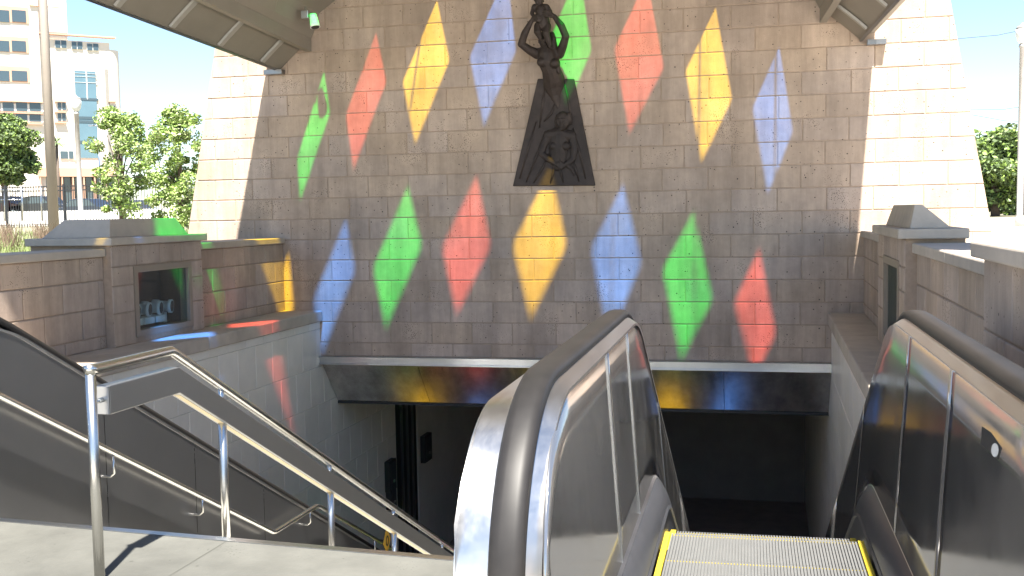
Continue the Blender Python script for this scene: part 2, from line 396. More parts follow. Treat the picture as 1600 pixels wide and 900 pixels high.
# parapets: left face u = +Y, right face u = -Y
def parapet(name, label, X, rz, Y0, Y1, pillars, base):
    t = thing(name, label, 'wall', loc=base)
    inv = Matrix.Translation((-base[0], -base[1], -base[2]))
    sg = 1 if rz > 0 else -1                # inward normal direction in X
    def part(mb, nm, m):
        o = mb.obj(nm, m, t); o.matrix_parent_inverse = inv; return o
    def strip(ya, yb, face, rows, thick):
        g = MB()
        holes = [h for h in rows if h]
        return g
    def X_(d): return X + sg * d           # d metres towards the court
    # cores
    segs = []; cur = Y0
    for (pa, pb, win) in pillars: segs.append((cur, pa)); cur = pb
    segs.append((cur, Y1))
    courses = [.25] + [C0 + k * H for k in range(2, 5)] + [1.25]
    for ya, yb in segs:
        if yb - ya < .05: continue
        g = MB(); g.box((X_(-.012), ya, -.05), (X_(-.45), yb, 1.25)); part(g, 'wall_core', MORTAR)
        for r in range(len(courses) - 1):
            za, zb = courses[r] + J, courses[r+1] - J
            off = YW - (0 if r % 2 else H)
            n = math.floor((ya - off) / (2*H))
            while off + n * 2 * H < yb:
                a, b = max(ya, off + n*2*H) + J, min(yb, off + (n+1)*2*H) - J
                if b - a > .05:
                    if sg > 0: q = [(a, za), (b, za), (b, zb), (a, zb)]; put_block('block', q, (X, 0, 0), rz, t, STONE, base)
                    else: q = [(-b, za), (-a, za), (-a, zb), (-b, zb)]; put_block('block', q, (X, 0, 0), rz, t, STONE, base)
                n += 1
        # caps in pieces
        L = yb - ya; nn = max(1, round(L / 2.2))
        for i in range(nn):
            g = MB(); g.box((X_(.04), ya + L*i/nn + .003, 1.25), (X_(-.50), ya + L*(i+1)/nn - .003, 1.335)); o = part(g, 'cap_stone', CAPST)
            bev(o, .012)
    for (pa, pb, win) in pillars:
        D = .10
        wa, wb, wz0, wz1 = win if win else (None,) * 4
        g = MB()
        if win:
            g.box((X_(D - .012), pa, -.05), (X_(-.30), wa - .07, 1.37)); g.box((X_(D - .012), wb + .07, -.05), (X_(-.30), pb, 1.37))
            g.box((X_(D - .012), wa - .07, wz1 + .07), (X_(-.30), wb + .07, 1.37)); g.box((X_(D - .012), wa - .07, -.05), (X_(-.30), wb + .07, wz0 - .05))
            g.box((X_(-.30), pa, -.05), (X_(-.9 if sg > 0 else -.38), pb, 1.37))
        else: g.box((X_(D - .012), pa, -.05), (X_(-.9 if sg > 0 else -.38), pb, 1.37))
        part(g, 'pillar_core', MORTAR)
        def pb_(a, b, za, zb):
            if sg > 0: q = [(a, za), (b, za), (b, zb), (a, zb)]
            else: q = [(-b, za), (-a, za), (-a, zb), (-b, zb)]
            put_block('block', q, (X_(D), 0, 0), rz, t, STONE, base)
        rows = [.25] + [C0 + k * H for k in range(2, 6)]; rows[-1] = 1.37
        if win:
            rows = [.25, .62, .92, 1.13, 1.37]
            for r in range(4):
                za, zb = rows[r] + J, rows[r+1] - J
                if r < 3:
                    pb_(pa + .003, wa - .075, za, zb); pb_(wb + .075, pb - .003, za, zb)
                else:
                    n3 = 4
                    for i in range(n3): pb_(pa + (pb-pa)*i/n3 + J, pa + (pb-pa)*(i+1)/n3 - J, za, zb)
            fr = thing('', '', '')  if False else None
            f = MB(); t_ = .07; 
            for (a, b, za, zb) in ((wa - t_, wb + t_, wz1, wz1 + t_), (wa - t_, wb + t_, wz0 - t_, wz0), (wa - t_, wa, wz0, wz1), (wb, wb + t_, wz0, wz1)):
                f.box((X_(D + .012), a, za), (X_(D - .12), b, zb))
            fo = part(f, 'display_window', TAN)
            p = MB(); p.box((X_(D - .03), wa, wz0), (X_(D - .036), wb, wz1)); po = p.obj('pane', PANEGL, fo)
            po.matrix_parent_inverse = Matrix.Identity(4)
            q = MB()
            xa, xb = X_(D - .12), X_(-.30)
            q.box((xb, wa - .01, wz0 - .01), (xb - sg*.0 - sg * -.012, wb + .01, wz1 + .01))
            q.box((xa, wa - .012, wz0 - .012), (xb, wa, wz1 + .012)); q.box((xa, wb, wz0 - .012), (xb, wb + .012, wz1 + .012))
            q.box((xa, wa, wz0 - .012), (xb, wb, wz0)); q.box((xa, wa, wz1), (xb, wb, wz1 + .012))
            q.obj('recess_lining', RECESS, fo)
        else:
            for r in range(len(rows) - 1):
                za, zb = rows[r] + J, rows[r+1] - J; n3 = 3 if r % 2 else 4
                for i in range(n3): pb_(pa + (pb-pa)*i/n3 + J, pa + (pb-pa)*(i+1)/n3 - J, za, zb)
        g = MB(); CD = .92 if sg > 0 else .40; g.box((X_(D + .06), pa - .08, 1.37), (X_(-CD), pb + .05, 1.455)); o = part(g, 'pillar_cap', CAPST); bev(o, .012)
        # truncated pyramid block on the cap
        xa, xb = X_(.05), X_(-CD + .12); ya, yb = pa + (.06 if win else .06), pb - (.22 if win else .75); h = .20; s_ = .20
        g = MB()
        lo_ = [(xa, ya, 1.456), (xb, ya, 1.456), (xb, yb, 1.456), (xa, yb, 1.456)]
        hi_ = [(xa - sg*.05, ya + .10, 1.456 + h), (xb + sg*.22, ya + .10, 1.456 + h), (xb + sg*.22, yb - s_, 1.456 + h), (xa - sg*.05, yb - s_, 1.456 + h)]
        g.add(lo_ + hi_, [(0,1,2,3), (4,5,6,7), (0,1,5,4), (1,2,6,5), (2,3,7,6), (3,0,4,7)]); o = part(g, 'cap_block', CAPST); bev(o, .006)
    return t
def bev(o, wd):
    md = o.modifiers.new('bevel', 'BEVEL'); md.width = wd; md.segments = 2; md.limit_method = 'ANGLE'
parL = parapet('parapet_wall', 'left low wall of tan blocks with a glazed niche holding white tubes', XL, R(90), 2.0, YW - .01, [(10.35, 12.27, (10.83, 11.92, .39, 1.05))], (XL - .2, 10, .25))
parR = parapet('parapet_wall', 'right low wall of tan blocks with two capped pillars beside the sunlit plaza', XR, R(-90), 2.0, YW - .01, [(4.0, 6.1, None), (9.55, 11.75, (9.97, 11.1, .39, 1.1))], (XR + .2, 10, .25))

# tiled well walls with their ledges
def tiled(label, X, sg, Xb, Y0, Y1, base):
    t = thing('tiled_wall', label, 'wall', loc=base); inv = Matrix.Translation((-base[0], -base[1], -base[2]))
    g = MB(); g.box((X - sg*.01, Y0, FZ), (Xb - sg*.3, Y1, .09)); o = g.obj('wall_core', GROUT, t); o.matrix_parent_inverse = inv
    zs = [.088, -.02]; 
    while zs[-1] > FZ + .1: zs.append(max(FZ, zs[-1] - .56))
    for r in range(len(zs) - 1):
        zb, za = zs[r] - .002, zs[r+1] + .002
        off = Y0 + (0 if r % 2 else .24); n = -1
        while off + n * .48 < Y1:
            a, b = max(Y0, off + n*.48) + .002, min(Y1, off + (n+1)*.48) - .002
            if b - a > .03:
                q = [(a, za), (b, za), (b, zb), (a, zb)] if sg > 0 else [(-b, za), (-a, za), (-a, zb), (-b, zb)]
                put_block('tile', q, (X, 0, 0), R(90) * sg, t, TILE, base, depth=.012, jit=.0008)
            n += 1
    L = YW - .01 - Y0; nn = 5
    for i in range(nn):
        g = MB(); g.box((X + sg*.05, Y0 + L*i/nn + .003, .09), (Xb - sg*.02, Y0 + L*(i+1)/nn - .003, .25)); o = g.obj('ledge_stone', CAPST, t); o.matrix_parent_inverse = inv; bev(o, .015)
    return t
tL = tiled('grey tiled wall with a stone ledge left of the stairs', LX, 1, XL, 6.5, 18.0, (LX - .2, 12, 0))
tR = tiled('grey tiled wall with a stone ledge right of the near escalator', RX, -1, XR, 8.2, 18.0, (RX + .2, 12, 0))
# the walls go on, darker, inside the passage
g = MB(); g.box((LX - .3, 19.2, FZ), (LX, 25.5, -1.2)); g.box((LX - .9, 18.0, FZ), (LX - .3, 19.2, -1.2)); tag(g.obj('passage_wall', TILE), 'left wall of the passage beyond the dark gate recess', 'wall')
g = MB(); g.box((RX, 18.01, FZ), (RX + .3, 25.5, -1.2)); tag(g.obj('passage_wall', TILE), 'right wall of the passage behind the tiled wall', 'wall')
gate = thing('gate_post', 'dark metal gate post standing in the left passage recess', 'gate', loc=(LX - .15, 18.6, FZ))
g = MB(); g.box((-.14, -.55, 0), (.14, .55, 3.95)); g.obj('post_body', BLACK, gate)
for yy in (-.3, 0, .3):
    g = MB(); g.box((.14, yy - .03, .1), (.17, yy + .03, 3.9)); g.obj('guide_rail', STEELX, gate)
def wallbox(px0, py0, px1, py1, X, label):
    a, b = onX(px0, py0, X), onX(px1, py1, X)
    t = thing('control_box', label, 'box', loc=(X, (a.y + b.y) / 2, b.z))
    hy, h = abs(b.y - a.y) / 2, a.z - b.z
    g = MB(); g.box((0.001, -hy, 0), (.10, hy, h)); o = g.obj('box_body', BLACK, t); bev(o, .01)
    g = MB(); g.box((.10, -hy*.8, h*.08), (.108, hy*.8, h*.92)); g.obj('cover_plate', mat('cover_grey', (.05, .05, .055), .4), t)
    g = MB(); g.box((.108, -.03, h*.28), (.125, .03, h*.36)); g.obj('catch', GALV, t)
wallbox(600, 722, 612, 762, LX, 'upper black box on the tiled wall at the passage mouth')
wallbox(602, 764, 612, 790, LX, 'small lower black box under another on the tiled wall')
wallbox(656, 682, 668, 716, LX, 'black box on the passage wall beyond the gate post')

# ------------------------------------------------------------------ canopy: flared vault with coloured diamond panes
CXC = -2.93; A44 = R(44)
def cw(t): return 4.11 + .151 * t
def lift(th):
    f = max(0, min(1, (.845 - abs(th) / A44) / .04)); return .25 * f * f * (3 - 2 * f)   # the vault steps up inside the side beams
def roof(th, t):
    W = cw(t); Rr = W / math.sin(A44)
    return Vector((CXC + Rr * math.sin(th), YW - .006 - t, 3.79 + .1 * t + Rr * (math.cos(th) - math.cos(A44)) + lift(th)))
def to_roof(P):
    """back along the sunlight from P to the vault: (theta, t)"""
    lo, hi = 0., 14.
    def fn(s):
        Q = P - SUN * s; t = YW - .006 - Q.y; W = cw(t); Rr = W / math.sin(A44)
        sx = max(-.999, min(.999, (Q.x - CXC) / Rr))
        return Q.z - (3.79 + .1*t + Rr * (math.sqrt(1 - sx*sx) - math.cos(A44)) + lift(math.asin(sx))), t, math.asin(sx)
    for _ in range(50):
        mid = (lo + hi) / 2
        if fn(mid)[0] < 0: lo = mid
        else: hi = mid
    f, t, th = fn(hi); return th, t
WALLP = lambda x, y: onY(x, y, YW)
panes = []
def pane(col, pts): panes.append((col, [to_roof(p) for p in pts]))
for col, pts in [
 ('green', [(506.4,107),(516.5,178),(469,317),(463.5,246)]), ('red', [(587.5,48),(604,129),(553,266),(540,177)]),
 ('yellow', [(682.6,-2),(702.8,96),(649.6,225),(629,126)]), ('blue', [(792,-46),(806.5,81),(756.4,198),(733.5,87)]),
 ('green', [(905,-50),(924.5,78),(884,174),(856,68)]), ('red', [(1011,-36),(1038,105),(983.5,209),(959,76)]),
 ('yellow', [(1119,9),(1144.5,153),(1095.5,254),(1070.5,112)]), ('blue', [(1218.5,70),(1240,204),(1199,303),(1175,171)]),
 ('blue', [(540,341),(555,424),(504,553),(489.5,466)]), ('green', [(637,290),(659.2,386),(604,511),(583.5,417)]),
 ('red', [(744.4,273),(767.5,384.6),(714.6,490),(690.5,386)]), ('yellow', [(859.5,262),(886.2,382.7),(829.4,496.5),(801,382.7)]),
 ('blue', [(973.7,288),(1002.5,409),(951.8,530),(923,388)]), ('green', [(1084,330),(1113.5,466),(1064,560),(1035.5,422)]),
 ('red', [(1187,388),(1213,520),(1178,587),(1147,475)])]:
    pane(col, [WALLP(*q) for q in pts])
def gen(col, P, s=1., drop=.13):
    """a diamond of the usual size whose light falls round P"""
    dx = .23 * s; dz = .93 * s
    pane(col, [P + Vector((.10, 0, dz)), P + Vector((dx, 0, .08)), P + Vector((-.14, 0, -dz)), P + Vector((-dx, 0, -.02))])
COLS = [-.757, -.551, -.342, -.124, .106, .312, .525, .731]
def grid_pane(col, c, t): panes.append((col, [((c + .002) * A44, t - .55), ((c + .070) * A44, t + .01), ((c - .004) * A44, t + .55), ((c - .072) * A44, t - .02)]))
grid_pane('yellow', -.760, 2.46); gen('yellow', Vector((-7.0, 10.28, 1.42)), .3)
for i, c in enumerate(COLS):
    grid_pane(['green', 'red', 'yellow', 'blue'][i % 4], c - (.035 if i == 0 else 0), 4.5 if i == 0 else 4.7) if i else pane('green', [Vector((-7.15, 11.6, 1.66)), onX(346, 425, XL), onX(340, 515, XL), Vector((-6.92, 11.2, 1.44))])
    if i: grid_pane(['yellow', 'blue', 'green', 'red'][i % 4], c, 6.25)
RC = 6.0
TM = 8.75
def inside(poly, p):
    c = False; n = len(poly)
    for i in range(n):
        a, b = poly[i], poly[(i+1) % n]
        if (a[1] > p[1]) != (b[1] > p[1]) and p[0] < (b[0]-a[0]) * (p[1]-a[1]) / (b[1]-a[1]) + a[0]: c = not c
    return c
keep = []                                     # drop panes that would overlap an earlier one or leave the roof
for col, q in panes:
    if any(abs(p[0]) > A44 * .985 or not (.02 < p[1] < TM - .1) for p in q): print('pane off roof', col, [(round(math.degrees(a), 1), round(b, 2)) for a, b in q]); continue
    def seg(a, b, c, d):
        def o3(p, q_, r): return (q_[0]-p[0])*(r[1]-p[1]) - (q_[1]-p[1])*(r[0]-p[0])
        return o3(a, b, c) * o3(a, b, d) < 0 and o3(c, d, a) * o3(c, d, b) < 0
    bad = False
    for c2, q2 in keep:
        if any(inside(q2, p) for p in q) or any(inside(q, p) for p in q2) or any(seg(q[i], q[(i+1) % 4], q2[j], q2[(j+1) % 4]) for i in range(4) for j in range(4)): bad = c2
    if bad: print('pane overlap', col, bad, [(round(math.degrees(a), 1), round(b, 2)) for a, b in q]); continue
    keep.append((col, q))
vs = []; fs = []
NT, NH = 26, 36
for j in range(NT + 1):
    for i in range(NH + 1 + 8):
        p = (-A44 + 2 * A44 * i / NH, TM * j / NT) if i <= NH else ((1 if i % 2 else -1) * A44 * (.845 - .013 * ((i - NH - 1) // 2)), TM * j / NT)
        if i != 0 and i != NH and 0 < j < NT and any(inside(q, p) for c, q in keep): continue
        vs.append(Vector((p[0] * RC, p[1])))
polys = []
for col, q in keep:
    n0 = len(vs); k = 6
    for i in range(4):
        for s in range(k):
            a, b = q[i], q[(i+1) % 4]; vs.append(Vector(((a[0] + (b[0]-a[0])*s/k) * RC, a[1] + (b[1]-a[1])*s/k)))
    polys.append(list(range(n0, n0 + 4*k)))
ov, oe, of, _, _, oof = geometry.delaunay_2d_cdt(vs, [], polys, 0, 1e-6)
canopy = thing('canopy', 'olive brown vaulted metal canopy with coloured diamond panes over the entrance', 'canopy', loc=(CXC, YW, 3.79))
cinv = Matrix.Translation((-CXC, -YW, -3.79))
sets = {}
for f, src in zip(of, oof): sets.setdefault(src[0] if src else -1, []).append(f)
for key, faces in sorted(sets.items()):
    used = sorted({i for f in faces for i in f}); mp = {v: i for i, v in enumerate(used)}
    g = MB(); g.add([roof(ov[i].x / RC, ov[i].y) for i in used], [tuple(mp[i] for i in f) for f in faces])
    if key == -1:
        o = g.obj('roof_shell', CANOPY, canopy); md = o.modifiers.new('thick', 'SOLIDIFY'); md.thickness = .03; md.offset = 0
    else:
        o = g.obj('glass_pane', GLASS[keep[key][0]], canopy)
        if keep[key][0]: o['label'] = keep[key][0] + ' tinted diamond pane'
    o.matrix_parent_inverse = cinv
def cpart(g, nm, m):
    o = g.obj(nm, m, canopy); o.matrix_parent_inverse = cinv; return o
# longitudinal beams, eave edges and ribs
for sg in (-1, 1):
    thb = sg * A44 * .856
    for (th, wd, dp, nm) in ((thb, .09, .27, 'beam'), (sg * A44 * .995, .03, .035, 'eave_edge')):
        g = MB(); rings = []
        for i in range(13):
            t = TM * i / 12; c = roof(th, t); tan = (roof(th + .01, t) - roof(th - .01, t)).normalized(); nrm = Vector((-tan.z, 0, tan.x))
            if nrm.z > 0: nrm = -nrm
            if nm == 'beam': nrm = Vector((0, 0, -1)); tan = Vector((1, 0, 0)); c = c + Vector((0, 0, .10))
            u = tan * wd / 2; rings.append([c - u + nrm*.016, c + u + nrm*.016, c + u + nrm*dp, c - u + nrm*dp])
        g.sweep(rings, True, True); cpart(g, nm, CANOPY if nm == 'beam' else STEELX)
    for i, t in enumerate([.49 + .955 * k for k in range(9)]):
        g = MB(); rings = []
        for s in range(5):
            th = sg * A44 * (.985 - (.985 - .865) * s / 4); c = roof(th, t)
            tan = (roof(th + .01, t) - roof(th - .01, t)).normalized(); nrm = Vector((-tan.z, 0, tan.x))
            if nrm.z > 0: nrm = -nrm
            rings.append([c + Vector((0, -.06, 0)) + nrm*.016, c + Vector((0, .06, 0)) + nrm*.016, c + Vector((0, .05, 0)) + nrm*.045, c + Vector((0, -.05, 0)) + nrm*.045])
        g.sweep(rings, True, True); cpart(g, 'rib', RIBM)
for sg in (-1, 1):  # unseen strip added outside each eave to widen the canopy's shadow
    g = MB(); rings = []
    for i in range(5):
        c = roof(sg * A44, TM * i / 4); rings.append([c + Vector((-sg*.02, 0, .06)), c + Vector((sg*.15, 0, .10)), c + Vector((sg*.15, 0, .20)), c + Vector((-sg*.02, 0, .20))])
    g.sweep(rings, True, True); cpart(g, 'shade_gutter', CANOPY)
# thin conduits that draw dark lines in some of the patches
for a, b in (((660, 45), (641, 178)), ((1212, 85), (1211, 300)), ((1087, 335), (1084, 540)), ((958, 345), (955, 500)), ((1094, 60), (1092, 235))):
    qa, qb = to_roof(WALLP(*a)), to_roof(WALLP(*b))
    g = MB(); up = Vector((0, 0, .05)); g.tube([roof(*qa) + up, roof((qa[0]+qb[0])/2, (qa[1]+qb[1])/2) + up, roof(*qb) + up], .014, 6); cpart(g, 'conduit', CANOPY)
for sg, a, b in ((-1, (413, 113), (441, 110)), (1, (1355, 66), (1385, 66))):
    p, q = onY(*a, YW - .1), onY(*b, YW - .1)
    g = MB(); g.box((p.x, YW - .13, p.z - .035), (q.x, YW - .008, p.z + .03)); cpart(g, 'gutter_stub', STEELX)
# spot lamp hung from the vault
sp = Vector((-6.27, 14.30, 4.43))
lampt = thing('spot_lamp', 'small spot lamp under the left side of the canopy in green light', 'lamp', loc=sp)
g = MB(); 
ax = Vector((.045, -.03, -.2)).normalized(); p0 = Vector((.035, 0, .045))
g.tube([p0, p0 + ax*.03, p0 + ax*.15, p0 + ax*.19], [.045, .052, .066, .07], 14); g.obj('lamp_head', WHITEL, lampt)
g = MB(); g.tube([p0 + ax*.188, p0 + ax*.193], .06, 14); g.obj('lens', BLACK, lampt)
g = MB(); g.box((-.13, -.05, -.01), (-.02, .05, .10)); o = g.obj('driver_box', GALV, lampt); bev(o, .01)
g = MB(); g.tube([(-.03, 0, .05), (.035, 0, .05)], .014, 8); g.tube([(-.075, 0, .09), (-.075, 0, .16)], .012, 8); g.obj('bracket', CANOPY, lampt)

# ------------------------------------------------------------------ escalators (local: x across, y along, origin where the steps begin to sink)
ANG = R(28.5)
def path(y, y0, Rr):
    if y <= y0: return 0.
    a = min(ANG, math.asin(min(1, (y - y0) / Rr)))
    ye = y0 + Rr * math.sin(ANG)
    if y < ye: return -Rr * (1 - math.cos(a))
    return -Rr * (1 - math.cos(ANG)) - (y - ye) * math.tan(ANG)
HT = 1.14; NC = (-2.35, .54); NR = .60
def hand_y0(): return .40
def hz(y): return HT + path(y, -.40, 1.0)
def dz(y): return path(y, -.08, 1.0)
def sz(y): return path(y, -.30, 1.0)
YE = 9.4
def ysamp(a, b, step=.12):
    n = max(1, int((b - a) / step)); out = [a + (b-a)*i/n for i in range(n + 1)]
    return out
NCS = {1: -2.75, -1: -2.33}
def rail_line(ncy):
    """points (y, z, tangent) along the handrail from under the newel, over the top and down the slope"""
    pts = []
    for i in range(37):
        a = R(-85 - 185 * i / 36) ; pts.append((ncy + NR * math.cos(a), NC[1] + NR * math.sin(a)))
    pts = pts[:]                              # from the underside round the front to the top
    for y in ysamp(ncy + .1, 2.2, .1) + ysamp(2.3, YE, 1.2): pts.append((y, hz(y)))
    return pts
def offset_line(line, d):
    out = []
    for i, p in enumerate(line):
        a = line[max(0, i-1)]; b = line[min(len(line)-1, i+1)]
        ty, tz = b[0]-a[0], b[1]-a[1]; L = math.hypot(ty, tz) or 1
        out.append((p[0] + tz / L * d, p[1] - ty / L * d))    # towards the inside of the loop
    return out
def make_escalator(label, loc, rz, inner_joint, outer_joint):
    t = thing('escalator', label, 'escalator', 'escalators', loc=loc, rz=rz)
    for sg in (-1, 1):
        RL = rail_line(NCS[sg]); NC = (NCS[sg], .54)
        # handrail: rounded C section
        g = MB(); rings = []; prof = [(-.055, .026), (-.060, .008), (-.048, -.012), (-.02, -.018), (.02, -.018), (.048, -.012), (.060, .008), (.055, .026)]
        lines = {d: offset_line(RL, d) for d in {p[1] for p in prof}}
        for i in range(len(RL)): rings.append([(sg * (.708 + p[0] * .88), *lines[p[1]][i]) for p in prof])
        g.sweep(rings, True, True, True); g.obj('handrail', RUBBER, t)
        # mouldings beside the handrail and the outer deck band that follows it round the newel
        for x0, x1, d0, d1, nm, m_ in ((.618, .660, .050, .022, 'inner_moulding', STEEL), (.660, .755, .05, .05, 'rail_track', BLACK), (.755, .768, .05, .06, 'track_edge', BLACK), (.768, .880, .078, .090, 'outer_deck', STEEL)):
            a, b = offset_line(RL, d0), offset_line(RL, d1); c0, c1 = offset_line(RL, d0 + .012), offset_line(RL, d1 + .012)
            g = MB(); qs = [[(sg*x0, *a[i]), (sg*x1, *b[i]), (sg*x1, *c1[i]), (sg*x0, *c0[i])] for i in range(len(RL))]
            for e in range(4): g.sweep([[q_[e], q_[(e+1) % 4]] for q_ in qs], False, False, True)
            o = g.obj(nm, m_, t)
        # inner balustrade panels, leaning outwards, split at the joints
        def pt(y, f):
            if y < NC[0]:
                h = math.sqrt(max(0, NR**2 - (y - NC[0])**2)); zt = NC[1] + h - .055; zb = max(.225, NC[1] - h + .03) 
            else: zt = hz(y) - .055; zb = .22 + dz(y)
            fl = .22 + dz(y)
            z = zb + (zt - zb) * f; ff = (z - fl) / (hz(max(y, NC[0])) - .055 - fl)
            return (sg * (.568 + .055 * ff), y, z)
        cuts = [NC[0] - NR + .03] + inner_joint[sg] + [YE]
        for i in range(len(cuts) - 1):
            a, b = cuts[i] + (.003 if i else 0), cuts[i+1] - .003
            g = MB(); ysl = ysamp(a, b, .06 if a < 2 else .6); rings = [[pt(y, f / 6) for f in range(7)] for y in ysl]
            g.sweep(rings, False, False, True); o = g.obj('balustrade_panel', STEELD, t)
            md = o.modifiers.new('thick', 'SOLIDIFY'); md.thickness = .012; md.offset = -1 if sg > 0 else 1
            if i:
                g = MB(); g.sweep([[(pt(a - .003, f/6)[0] - sg*.003 + dx_, a - .003 + dy_, pt(a, f/6)[2]) for dx_, dy_ in ((0, -.003), (0, .003), (sg*.008, .003), (sg*.008, -.003))] for f in range(7)], True, True)
                g.obj('joint_strip', GALV, t)
        # inner deck and skirt
        ysl = ysamp(-2.5, 2.2, .08) + ysamp(2.4, YE, 1.0)
        g = MB(); dp = [(.495, .055), (.502, .10), (.520, .15), (.548, .20), (.566, .22)]
        g.sweep([[(sg*x, y, z + dz(y)) for x, z in dp] for y in ysl], False, False, True); g.obj('inner_deck', DECKD, t)
        g = MB(); g.sweep([[(sg*x, y, z + dz(y)) for x, z in ((.556, .212), (.571, .228), (.579, .221), (.571, .207))] for y in ysl], True, True); g.obj('deck_trim', STEEL, t)
        g = MB(); g.sweep([[(sg*x, y, z + dz(y)) for x, z in ((.486, .045), (.494, .062), (.502, .056), (.498, .04))] for y in ysl], True, True); g.obj('skirt_brush', DECKD, t)
        g = MB(); g.sweep([[(sg*.497, y, .06 + dz(y)), (sg*.497, y, -.9 + dz(y))] for y in ysl], False); g.obj('skirt_panel', DECKD, t)
        # outer cladding
        cuts = [NC[0] - NR + .095] + outer_joint + [YE]
        ol = offset_line(RL, .018)
        for i in range(len(cuts) - 1):
            a, b = cuts[i] + .003, cuts[i+1] - .003
            g = MB(); rings = []
            for y in ysamp(a, b, .08 if a < 1 else .5):
                if y < NC[0]:
                    h = math.sqrt(max(.0085, (NR)**2 - (y - NC[0])**2)); zt, zb = NC[1] + h - .092, max(0, NC[1] - h + .092)
                else: zt, zb = hz(y) - .092, -.02
                zb = max(zb, .0) if y < -1.1 else -3.2 + dz(y) * .9
                rings.append([(sg*.874, y, zb), (sg*.874, y, zt)])
            g.sweep(rings, False, False, False); o = g.obj('outer_cladding', STEELX, t)
    # steps
    i = -5
    while True:
        yf = -.66 + .41 * i; ya, yb = yf - .405, yf
        if yb > YE - .5: break
        z = sz(yb) if i < 40 else 0
        near = i < 7
        g = MB()
        if near:
            g.box((-.455, ya, z - .30), (.455, yb - .004, z - .012))
            nr = 62; p = .91 / nr
            for r in range(nr):
                x = -.455 + (r + .5) * p; g.box((x - p*.29, ya + .002, z - .012), (x + p*.29, yb, z))
        else: g.box((-.47, ya, z - .30), (.47, yb, z))
        st = g.obj('step', STEP, t)
        if near:
            for x0, x1 in ((-.485, -.458), (.458, .485)):
                g = MB(); g.box((x0, ya, z - .012), (x1, yb, z + .006)); g.obj('side_marking', YELLOW, st)
            g = MB(); g.box((-.455, yb - .0005, z - .02), (.47, yb + .003, z - .010)); g.obj('edge_marking', YELLOW, st)
        i += 1
    g = MB(); g.box((-.48, -3.5, -.1), (.48, -2.72, .012)); g.obj('comb_plate', STEP, t)
    g = MB(); g.box((-1.0, -3.5, -.1), (1.0, -2.45, 0)); g.obj('floor_plate', STEEL, t)
    g = MB(); g.box((-.9, -2.4, -3.2), (.9, -2.3, -.2)); g.obj('truss_end', BLACK, t)
    return t
esc = make_escalator('near escalator in the middle with bright ribbed steps and black handrails', (-.04, 5.7, 0), R(1.0), {1: [-1.85, -.85, 1.0, 3, 5], -1: [-1.42, -.70, 1.0, 3, 5]}, [-.4, .9, 2.4, 4.2, 6.4])
esc_l = make_escalator('dark far left escalator seen from its outer side', (-5.28, 5.60, 0), 0, {1: [-1.0, 1.4], -1: [-1.0, 1.4]}, [.80, 1.95, 3.1, 4.5, 6.4])
# small dark plate with a round lens in the right-hand panel
bpy.context.view_layer.update()
def on_panel(px, py, lift=.006):
    q = lambda y, f: Vector((.568 + .055 * f, y, .22 + .89 * f))
    M = esc.matrix_world if esc.matrix_world.translation.length > .1 else Matrix.Translation(esc.location) @ esc.rotation_euler.to_matrix().to_4x4()
    A, B_, C_ = M @ q(-2., 0), M @ q(-2., 1), M @ q(-1., 0)
    n = (B_ - A).cross(C_ - A).normalized(); O = Vector((0, 0, CAMZ)); d = ray(px, py)
    P = O + d * ((A - O).dot(n) / d.dot(n))
    if n.dot(O - A) < 0: n = -n
    return M.inverted() @ (P + n * lift)
fr_ = MB(); fr_.add([on_panel(*p) for p in ((1541, 667), (1555, 676), (1572, 700), (1566, 719), (1539, 694))], [(0, 1, 2, 3, 4)])
ip = fr_.obj('indicator_plate', BLACK, esc); md = ip.modifiers.new('t', 'SOLIDIFY'); md.thickness = .006
fr_ = MB(); fr_.add([on_panel(1563 + 6 * math.cos(a * .524), 704 + 11 * math.sin(a * .524), .014) for a in range(12)], [tuple(range(12))]); fr_.obj('indicator_lens', LENS, ip)

# ------------------------------------------------------------------ stair handrail with light trough
hr = thing('stair_handrail', 'brushed steel handrail with light trough down the middle of the stairs', 'handrail', loc=(-3.0, 4.27, 0))
X = 0; sl_ = .527
ybend = 4.95 - 4.27
def rz_(y): return .97 if y < ybend else .97 - (y - ybend) * sl_
g = MB(); g.tube([(0, 0, .955), (0, 0, .97), (0, .02, .97), (0, ybend - .02, .97), (0, ybend, .967), (0, ybend + .03, .97 - .03*sl_), (0, 5.6, rz_(5.6))], .026, 14); g.obj('top_rail', TUBE, hr)
for y in (0, 5.45 - 4.27, 6.93 - 4.27, 8.2 - 4.27, 9.5 - 4.27):
    zb = 0 if y < .5 else -(y + 4.27 - 4.97) * TAN_ - .15
    top = .965 if y < .5 else rz_(y) - .10
    g = MB(); g.tube([(0, y, zb), (0, y, top)], .024, 14); po = g.obj('post', TUBE, hr)
    if y > .5:
        g = MB(); g.tube([(0, y, rz_(y) - .12), (0, y, rz_(y) - .02)], .016, 10); g.obj('rail_stem', TUBE, po)
g = MB(); rings = []
for y, z in ((.09, .885), (ybend + .01, .885), (5.55, .885 - (5.55 - ybend - .01) * sl_)):
    rings.append([(-.035, y, z - .135), (.035, y, z - .135), (.035, y, z), (-.035, y, z)])
g.sweep(rings, True, True); o = g.obj('light_trough', mat('trough_steel', (.34, .335, .33), .36, .92, var=.03, scale=5), hr); bev(o, .004)
g = MB(); rings = []
for y, z in ((ybend + .04, .73), (5.5, .73 - (5.46 - ybend) * sl_)):
    rings.append([(-.017, y, z + .002), (.017, y, z + .002), (.017, y, z + .016), (-.017, y, z + .016)])
g.sweep(rings, True, True); g.obj('light_diffuser', DIFF, hr)
g = MB(); g.box((-.034, .080, .753), (.034, .0895, .882)); g.obj('trough_end_cap', GALV, hr)
g = MB(); g.tube([(0, .01, .82), (0, .081, .82)], .012, 8); g.obj('trough_arm', TUBE, hr)

